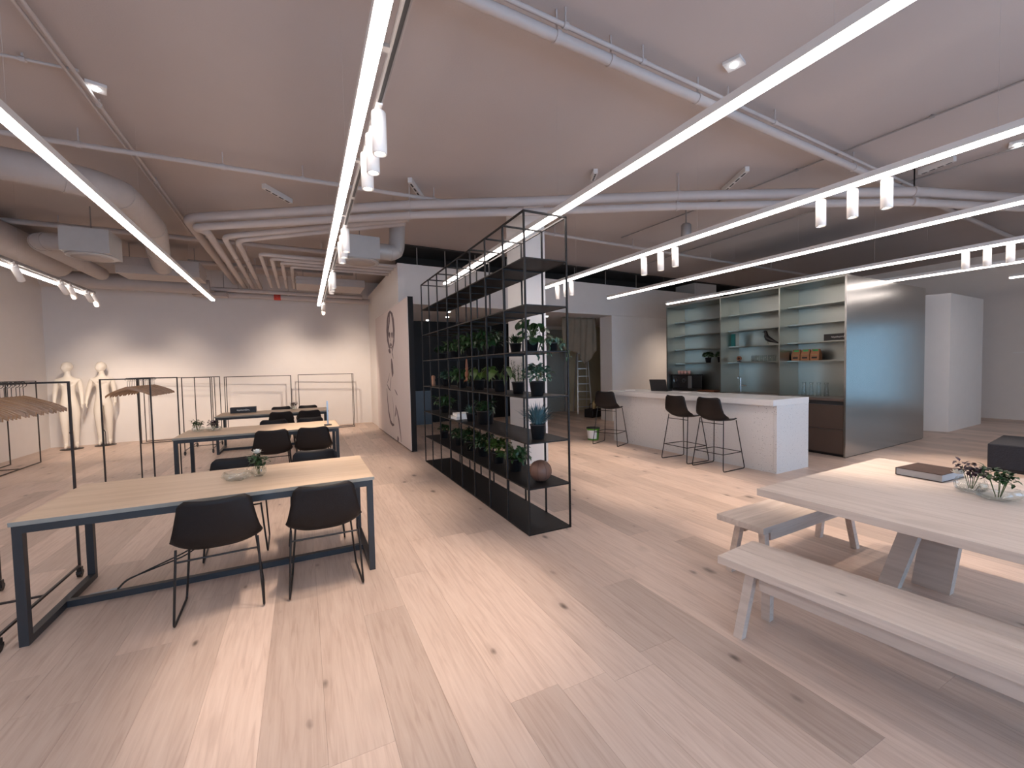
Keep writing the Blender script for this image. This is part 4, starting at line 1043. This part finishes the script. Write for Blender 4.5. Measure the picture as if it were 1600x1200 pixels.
for i, (y, th, h, cv, lb) in enumerate([(6.30, .035, .27, 'yellow', 'slim cream book standing against the steel divider'), (6.262, .028, .26, 'grey_page', 'slim grey book between the cream and the teal books')]):
    t = thing('book', lb, 'book', (KX, y-.04, ZS3)); MB().box((-.09, -th/2+.002, .003), (.088, th/2-.002, h-.003)).build('pages', 'paper', t)
    c = MB(); c.box((-.094, -th/2, 0), (.09, -th/2+.0018, h)); c.box((-.094, th/2-.0018, 0), (.09, th/2, h)); c.box((-.094, -th/2, 0), (-.0905, th/2, h)); c.build('cover', cv, t)
t = thing('book', 'teal book standing front-on on the steel shelf beside the slim books', 'book', (KX-.02, 6.12, ZS3)); MB().box((-.012, -.085, .003), (.012, .088, .262)).build('pages', 'paper', t)
c = MB(); c.box((-.016, -.09, 0), (-.0125, .09, .265)); c.box((.0125, -.09, 0), (.016, .09, .265)); c.box((-.016, -.09, 0), (.016, -.0865, .265)); c.build('cover', 'teal', t)
# bird ornament
t = thing('bird_ornament', 'black wooden bird ornament on thin legs on the steel shelf', 'ornament', (KX, 5.30, ZS3))
P = [(.120, .262, .004), (.110, .264, .012), (.088, .262, .026), (.070, .248, .030), (.066, .215, .030), (.062, .17, .044), (.030, .12, .052), (-.03, .085, .044), (-.10, .055, .026), (-.17, .025, .014), (-.215, .008, .004)]
MB().tube([(0, y, z) for y, z, r in P], [r for y, z, r in P], 14).build('body', 'black', t)
MB().tube([(0, .10, .258), (0, .155, .252)], [.009, .001], 8).build('beak', 'black', t)
for s_ in (-1, 1): MB().tube([(s_*.012, .02, .075), (s_*.02, .035, .002), (s_*.02, .06, .002)], .0025, 5).build('leg', 'black', t)
t = thing('round_ornament', 'small round brown ornament on a dark foot, on the steel shelf', 'ornament', (KX, 5.95, ZS4))
MB().tube([(-.014, 0, .075), (.014, 0, .075)], .05, 24).build('disc', 'wood_dk', t); MB().tube([(-.016, 0, .075), (.016, 0, .075)], .025, 18).build('boss', 'bcover', t); MB().cbox((-.025, -.035, 0), (.025, .035, .018), .003).bar((0, 0, .018), (0, 0, .03), .02).build('foot', 'black', t)
plant('bush', 'left one of two small green herbs on the steel shelf', (KX, 6.72, ZS4), .72, 'leafA', (.068, .12), 'herbs on the steel shelf')
plant('bush', 'right one of two small green herbs, beside the steel divider', (KX, 6.40, ZS4), .70, 'leafA', (.068, .12), 'herbs on the steel shelf')
# pouf
pf = thing('pouf', 'low charcoal felt pouf at the right picture edge', 'pouf', (9.25, 1.75, 0))
p_ = [(8.70-9.25, 2.36-1.75), (8.80-9.25, .95-1.75), (9.95-9.25, 1.03-1.75), (9.82-9.25, 2.50-1.75)]
bm = bmesh.new(); vv = [bm.verts.new((x, y, z)) for z in (.035, .385) for x, y in p_]
for q in ((3,2,1,0) if 0 else (0,1,2,3), (7,6,5,4), (0,4,5,1), (1,5,6,2), (2,6,7,3), (3,7,4,0)): bm.faces.new([vv[i] for i in q])
bmesh.ops.recalc_face_normals(bm, faces=bm.faces); bmesh.ops.bevel(bm, geom=bm.edges[:], offset=.02, segments=3, affect='EDGES', profile=.6)
me = bpy.data.meshes.new('cushion'); bm.to_mesh(me); bm.free(); me.materials.append(MT['sofa']); link('cushion', me, pf)
MB().prism([(x*.94, y*.94) for x, y in p_], 0, .0345).build('base', 'black', pf)

# ================================================================== RECESS: ladder, tarp, tool crate
t = thing('step_ladder', 'aluminium step ladder standing in the recess beyond the counter', 'ladder', (8.42, 11.55, 0), -.45)
HL = 2.42
for s_ in (-1, 1):
    MB().bar((s_*.24, 0, 0), (s_*.15, .38, HL), .028, .06).build('stile', 'alu', t); MB().bar((s_*.24, .95, 0), (s_*.15, .43, HL), .024, .045).build('rear_leg', 'alu', t)
for k in range(9):
    z = .25+k*.255; f = z/HL; w = .24-.09*f; MB().box((-w+.015, .38*f-.06, z-.02), (w-.015, .38*f+.05, z)).build('tread', 'alu', t)
MB().cbox((-.17, .34, HL), (.17, .48, HL+.03), .005).build('top_platform', 'alu', t)
MB().tube([(-.21, .7, .55), (.21, .7, .55)], .01, 6).build('brace', 'alu', t)
cb = []
px = [877, 885, 893, 900, 906, 913, 920, 927, 933, 939]; pb = [546, 548, 549, 553, 562, 571, 560, 549, 537, 526]
rows = [[] for _ in range(13)]
for i in range(10):
    for sub in range(4 if i < 9 else 1):
        f = sub/4; X = px[i]+(px[min(9, i+1)]-px[i])*f; B = pb[i]+(pb[min(9, i+1)]-pb[i])*f
        a = aty(X, B, 10.38)
        for j in range(13):
            v = j/12; z = 3.02*(1-v)+a.z*v; rows[j].append((min(a.x, 7.93), 10.30+.035*math.sin(a.x*28+v*2)+.05*v*math.sin(a.x*11), z))
tc_ = MB().grid(rows).build('tarp', 'fabric', None, solid=.006)
tag(tc_, 'draped taupe dust sheet hanging from the recess soffit', 'dust sheet')
t = thing('tool_crate', 'black tool crate with a beige bottle beside the step ladder', 'crate', (8.15, 10.75, 0), .3)
MB().cbox((-.24, -.16, 0), (.24, .16, .26), .01).build('crate_body', 'black', t); MB().tube(rounded([(-.18, 0, .26), (-.18, 0, .42), (.18, 0, .42), (.18, 0, .26)], .04, 4), .01, 7).build('handle', 'black', t)
MB().lathe([(0, 0), (.05, 0), (.052, .17), (.02, .22), (.02, .26), (0, .26)], 16).build('bottle', 'yellow', t, (-.02, -.05, .2605))

# ================================================================== CEILING SERVICES
def clampring(mb, p, d, r):
    d = Vector(d).normalized(); p = Vector(p); mb.tube([p-d*.02, p+d*.02], r+.008, 12)
def pipe(name, label, cat, pts, r, mt='pipe', clamps=(), hang=True, group=None, n=14, rnd_=.0):
    P = rounded(pts, rnd_ or .01, 6) if len(pts) > 2 else [Vector(p) for p in pts]
    t = thing(name, label, cat, P[0], 0, group); o = P[0]
    MB().tube([p-o for p in P], r, n).build('pipe_run', mt, t)
    for f in clamps:
        a, b = Vector(pts[0]), Vector(pts[-1])
        if len(pts) > 2: seg = max(range(len(pts)-1), key=lambda i: (Vector(pts[i+1])-Vector(pts[i])).length); a, b = Vector(pts[seg]), Vector(pts[seg+1])
        q = a+(b-a)*f; c = MB(); clampring(c, q-o, b-a, r); c.bar(q-o+Vector((0, 0, r)), Vector((q.x, q.y, ZC))-o, .012); c.build('clamp', mt, t)
    return t
GP = 'ceiling pipes'
pipe('ceiling_pipe', 'pale pipe with clamps crossing the ceiling at upper right', 'pipe', [(-2.5, 2.58, 4.10), (15.5, 3.45, 4.10)], .042, clamps=(.24, .27, .33, .5, .56, .7), group=GP)
pipe('ceiling_conduit', 'thin conduit alongside the upper right ceiling pipe', 'conduit', [(-2.5, 2.53, 4.165), (9.0, 3.086, 4.165)], .018, clamps=(.38, .45, .55, .62), group=GP, n=8)
pipe('ceiling_pipe', 'pale pipe crossing the ceiling above the second desk', 'pipe', [(X0, 6.32, 4.12), (3.6, 6.2, 4.12)], .03, clamps=(.15, .35, .5, .6, .8), group=GP)
pipe('ceiling_pipe', 'thin pale pipe running across the ceiling behind the shelf unit', 'pipe', [(3.4, 6.9, 4.12), (13.5, 7.3, 4.12)], .03, clamps=(.1, .3, .55, .8), group=GP)
pipe('ceiling_conduit', 'thin double conduit running along the ceiling at upper left', 'conduit', [(-1.60, -2.5, 4.24), (-1.72, 9.9, 4.24)], .018, clamps=(.3, .5, .65, .8), group=GP, n=8)
MBc = pipe('ceiling_conduit', 'second thin conduit running along the ceiling at upper left', 'conduit', [(-1.655, -2.5, 4.24), (-1.775, 9.9, 4.24)], .014, group=GP, n=8)
pipe('ceiling_conduit', 'short side conduit joining the upper left conduit', 'conduit', [(X0, 5.15, 4.25), (-1.64, 5.02, 4.25)], .014, clamps=(.5, .9), group=GP, n=8)
pipe('ceiling_conduit', 'thin dark conduit on the ceiling at right', 'conduit', [(6.47, -2.0, 4.275), (6.25, 5.0, 4.275), (6.1, 7.0, 4.275)], .010, mt='rail_grey', group=GP, n=6, clamps=(.6, .8))
pipe('ceiling_conduit', 'thin dark conduit on the ceiling above the steel unit', 'conduit', [(8.2, -1.0, 4.24), (8.15, 8.5, 4.24)], .012, mt='rail_grey', group=GP, n=6, clamps=(.3, .5))
dg1 = [(-1.40, 7.98), (1.48, 6.20), (3.12, 5.34), (4.86, 4.38), (6.35, 3.64), (7.88, 2.91), (9.9, 2.30)]
for k, (off, z, r, lb) in enumerate([((0, 0), 3.98, .066, 'upper thick lagged pipe crossing the ceiling diagonally'), ((.0, .02), 3.84, .054, 'lower thick lagged pipe crossing the ceiling diagonally')]):
    xe = (-1.50, -1.26)[k]
    P = [(xe, 13.2, z), (xe, 8.15+off[1], z)]+[(x+off[0], y+off[1], z) for x, y in dg1]+[(13.0, 1.5, z)]
    t = thing('lagged_pipe', lb, 'pipe', P[0], 0, GP); Q = rounded(P, .22, 6); MB().tube([p-Q[0] for p in Q], r, 16).build('pipe_run', 'pipe', t)
    for (x, y) in ((1.48, 6.20+off[1]), (4.86, 4.38+off[1]), (7.88, 2.91)):
        c = MB(); clampring(c, Vector((x, y, z))-Q[0], (.87, -.5, 0), r); c.bar(Vector((x, y, z+r))-Q[0], Vector((x, y, ZC))-Q[0], .012); c.build('clamp', 'pipe', t)
for k in range(2):
    x = (-1.07, -.90)[k]
    pipe('lagged_pipe', ['inner lagged pipe bending toward the back wall, third of the bundle', 'innermost lagged pipe bending toward the back wall, fourth of the bundle'][k], 'pipe', [(x, 13.1, 3.84), (x, 8.35+.15*k, 3.84), (1.6, 6.85+.2*k, 4.0)], .045, rnd_=.2, clamps=(.3, .7), group=GP)
for k in range(4):
    c = (-.62+.17*k, 9.15+.28*k)
    pipe('service_pipe', ['outermost', 'second', 'third', 'innermost'][k]+' of four nested pipes turning above the middle desk', 'pipe', [(c[0], 12.5, 3.80), (c[0], c[1], 3.80), (1.86, c[1]+.05, 3.80)], .036, rnd_=.12, clamps=(.4,), group='nested service pipes')
for k, (x0, x1, y, z, r, lb) in enumerate([(-1.9, 1.85, 12.95, 3.62, .075, 'thick header pipe running along the back wall'), (-2.1, 1.6, 12.6, 3.68, .05, 'pipe above the thick header pipe at the back wall'), (-2.2, 1.3, 11.8, 4.13, .05, 'pipe crossing in front of the back wall header'), (-4.9, 1.8, 9.75, 4.13, .045, 'pale pipe crossing above the ducts at left')]):
    pipe('header_pipe', lb, 'pipe', [(x0, y, z), (x1, y+.12, z)], r, clamps=(.2, .5, .8), group=GP)
t = thing('red_valve', 'small red valve on the pipes at the back wall', 'valve', (-.52, 12.994, 3.62)); MB().tube([(-.08, 0, 0), (.08, 0, 0)], .09, 14).build('valve_body', 'red', t); MB().tube([(0, -.09, -.0), (0, -.15, 0)], .03, 10).build('hand_wheel', 'red', t)
# plenum boxes with round diffusers
for (x, y, lb) in [(-2.92, 9.05, 'boxy air diffuser with a round plate hanging at left'), (.98, 7.85, 'boxy air diffuser with a round plate beside the middle strip light')]:
    t = thing('air_diffuser', lb, 'air diffuser', (x, y, 3.5), .02, 'round-plate air diffusers')
    MB().cbox((-.29, -.29, .01), (.29, .29, .38), .004).build('plenum_box', 'plenum', t)
    MB().lathe([(.0, -.02), (.29, -.02), (.31, -.012), (.31, .008), (0, .008)], 32).build('round_plate', 'plenum', t); MB().lathe([(.12, -.021), (.25, -.021), (.25, -.0235), (.12, -.0235)], 28).build('vent_ring', 'duct', t)
    MB().tube([(0, 0, .381), (0, 0, .79)], .008, 6).build('hanger_rod', 'rail_grey', t)
def duct(label, pts, r, mt='duct', rd=.3):
    P = rounded(pts, rd, 7); t = thing('air_duct', label, 'air duct', P[0], 0, 'ceiling air ducts'); o = P[0]
    MB().tube([p-o for p in P], r, 22).build('duct_run', mt, t)
    L = len(P); idx = range(2, L-2, max(3, L//5))
    for i in idx:
        d = (P[i+1]-P[i-1]).normalized(); c = MB(); c.tube([P[i]-o-d*.02, P[i]-o+d*.02], r+.006, 22); c.build('duct_band', mt, t)
    return t
duct('thick round duct curving across the ceiling above the left desks', [(-4.02, 6.40, 3.88), (-2.6, 6.50, 3.88), (-1.95, 6.9, 3.88), (-1.98, 8.4, 3.88), (-2.3, 10.0, 3.84), (-2.45, 10.88, 3.80)], .17)
duct('long round duct along the left wall', [(-4.25, -2.6, 3.86), (-4.3, 11.6, 3.86)], .27)
duct('smaller duct from the left air diffuser toward the back', [(-3.215, 9.05, 3.70), (-3.6, 9.15, 3.70), (-3.66, 11.7, 3.72)], .13)
duct('round elbow duct joining the air diffuser by the partition', [(1.28, 7.85, 3.72), (1.62, 7.9, 3.72), (1.66, 7.95, 4.28)], .14, 'plenum', .16)
duct('duct running along the back wall above the mannequins', [(-4.7, 12.0, 3.62), (-3.3, 12.2, 3.66), (-1.9, 12.3, 3.66)], .17)
for (a, b, lb) in [((-3.2, 10.9, 3.62), (-1.85, 11.6, 3.95), 'flat fan coil unit hanging above the mannequins'), ((-.05, 10.9, 3.62), (1.45, 11.8, 3.80), 'wide flat fan coil unit hanging above the farthest desk'), ((-4.95, 3, 3.95), (-4.6, 12.6, 4.25), 'long rectangular duct against the left wall'), ((-2.3, 12.52, 3.50), (-1.6, 12.85, 3.60), 'small fan coil unit at the back wall, left of the header pipes')]:
    c = [(p+q)/2 for p, q in zip(a, b)]; t = thing('fan_coil_unit', lb, 'ventilation unit', (c[0], c[1], a[2]), 0, 'ventilation units')
    w, d, h = (b[0]-a[0])/2, (b[1]-a[1])/2, b[2]-a[2]
    MB().cbox((-w, -d, 0), (w, d, h), .01).build('casing', 'duct', t); f = MB()
    MB().box((-w-.012, -d-.012, h*.45), (w+.012, d+.012, h*.55)).build('flange', 'duct', t)
    for sx in (-1, 1):
        MB().tube([(sx*w*.8, 0, h), (sx*w*.8, 0, ZC-a[2])], .007, 6).build('hanger_rod', 'rail_grey', t)
# slim slot fittings on the ceiling
for (p, q, lb) in [((-.40, 7.05), (-.06, 7.52), 'slim slotted fitting on the ceiling left of the middle strip light'), ((1.45, 6.03), (1.78, 6.60), 'slim slotted fitting on the ceiling right of the middle strip light'), ((5.58, 3.84), (5.92, 4.47), 'slim slotted fitting on the ceiling above the counter'), ((3.70, 4.75), (3.80, 4.95), 'short slotted fitting on the ceiling beside the shelf unit light'), ((7.9, 2.5), (8.0, 2.9), 'slim slotted fitting on the ceiling near the right picture edge')]:
    a = Vector((*p, 4.26)); b = Vector((*q, 4.26)); L = (b-a).length
    t = thing('slot_fitting', lb, 'ceiling fitting', a, math.atan2(-(q[0]-p[0]), q[1]-p[1]), 'slotted ceiling fittings')
    MB().cbox((-.03, 0, -.03), (.03, L, .039), .003).build('casing', 'housing', t)
    for k in range(4): MB().box((-.012, L*(.08+.23*k), -.032), (.012, L*(.08+.23*k)+L*.16, -.0301)).build('slot', 'dark_slot', t)
q = atz(1072, 345, 4.1)
t = thing('hanging_speaker', 'small grey cylindrical speaker hanging from the ceiling', 'speaker', (q.x, q.y, 3.82)); MB().lathe([(0, 0), (.075, 0), (.085, .02), (.085, .20), (.06, .23), (0, .23)], 20).build('speaker_body', 'rail_grey', t); MB().tube([(0, 0, .23), (0, 0, .47)], .012, 8).build('stem', 'rail_grey', t)
for i, x in enumerate((2.35, 3.0, 3.75, 4.6, 5.6, 6.7, 7.8, 9.0)):
    tag(MB().tube([(0, 0, 0), (0, 0, ZC-3.88)], .011, 6).build('threaded_rod', 'rail_grey', None, (x, fas(x)+.075, 3.88)), ORD[i]+' thin rod between fascia top and ceiling, counted from the portrait panel', 'rod', 'rods above the fascia')
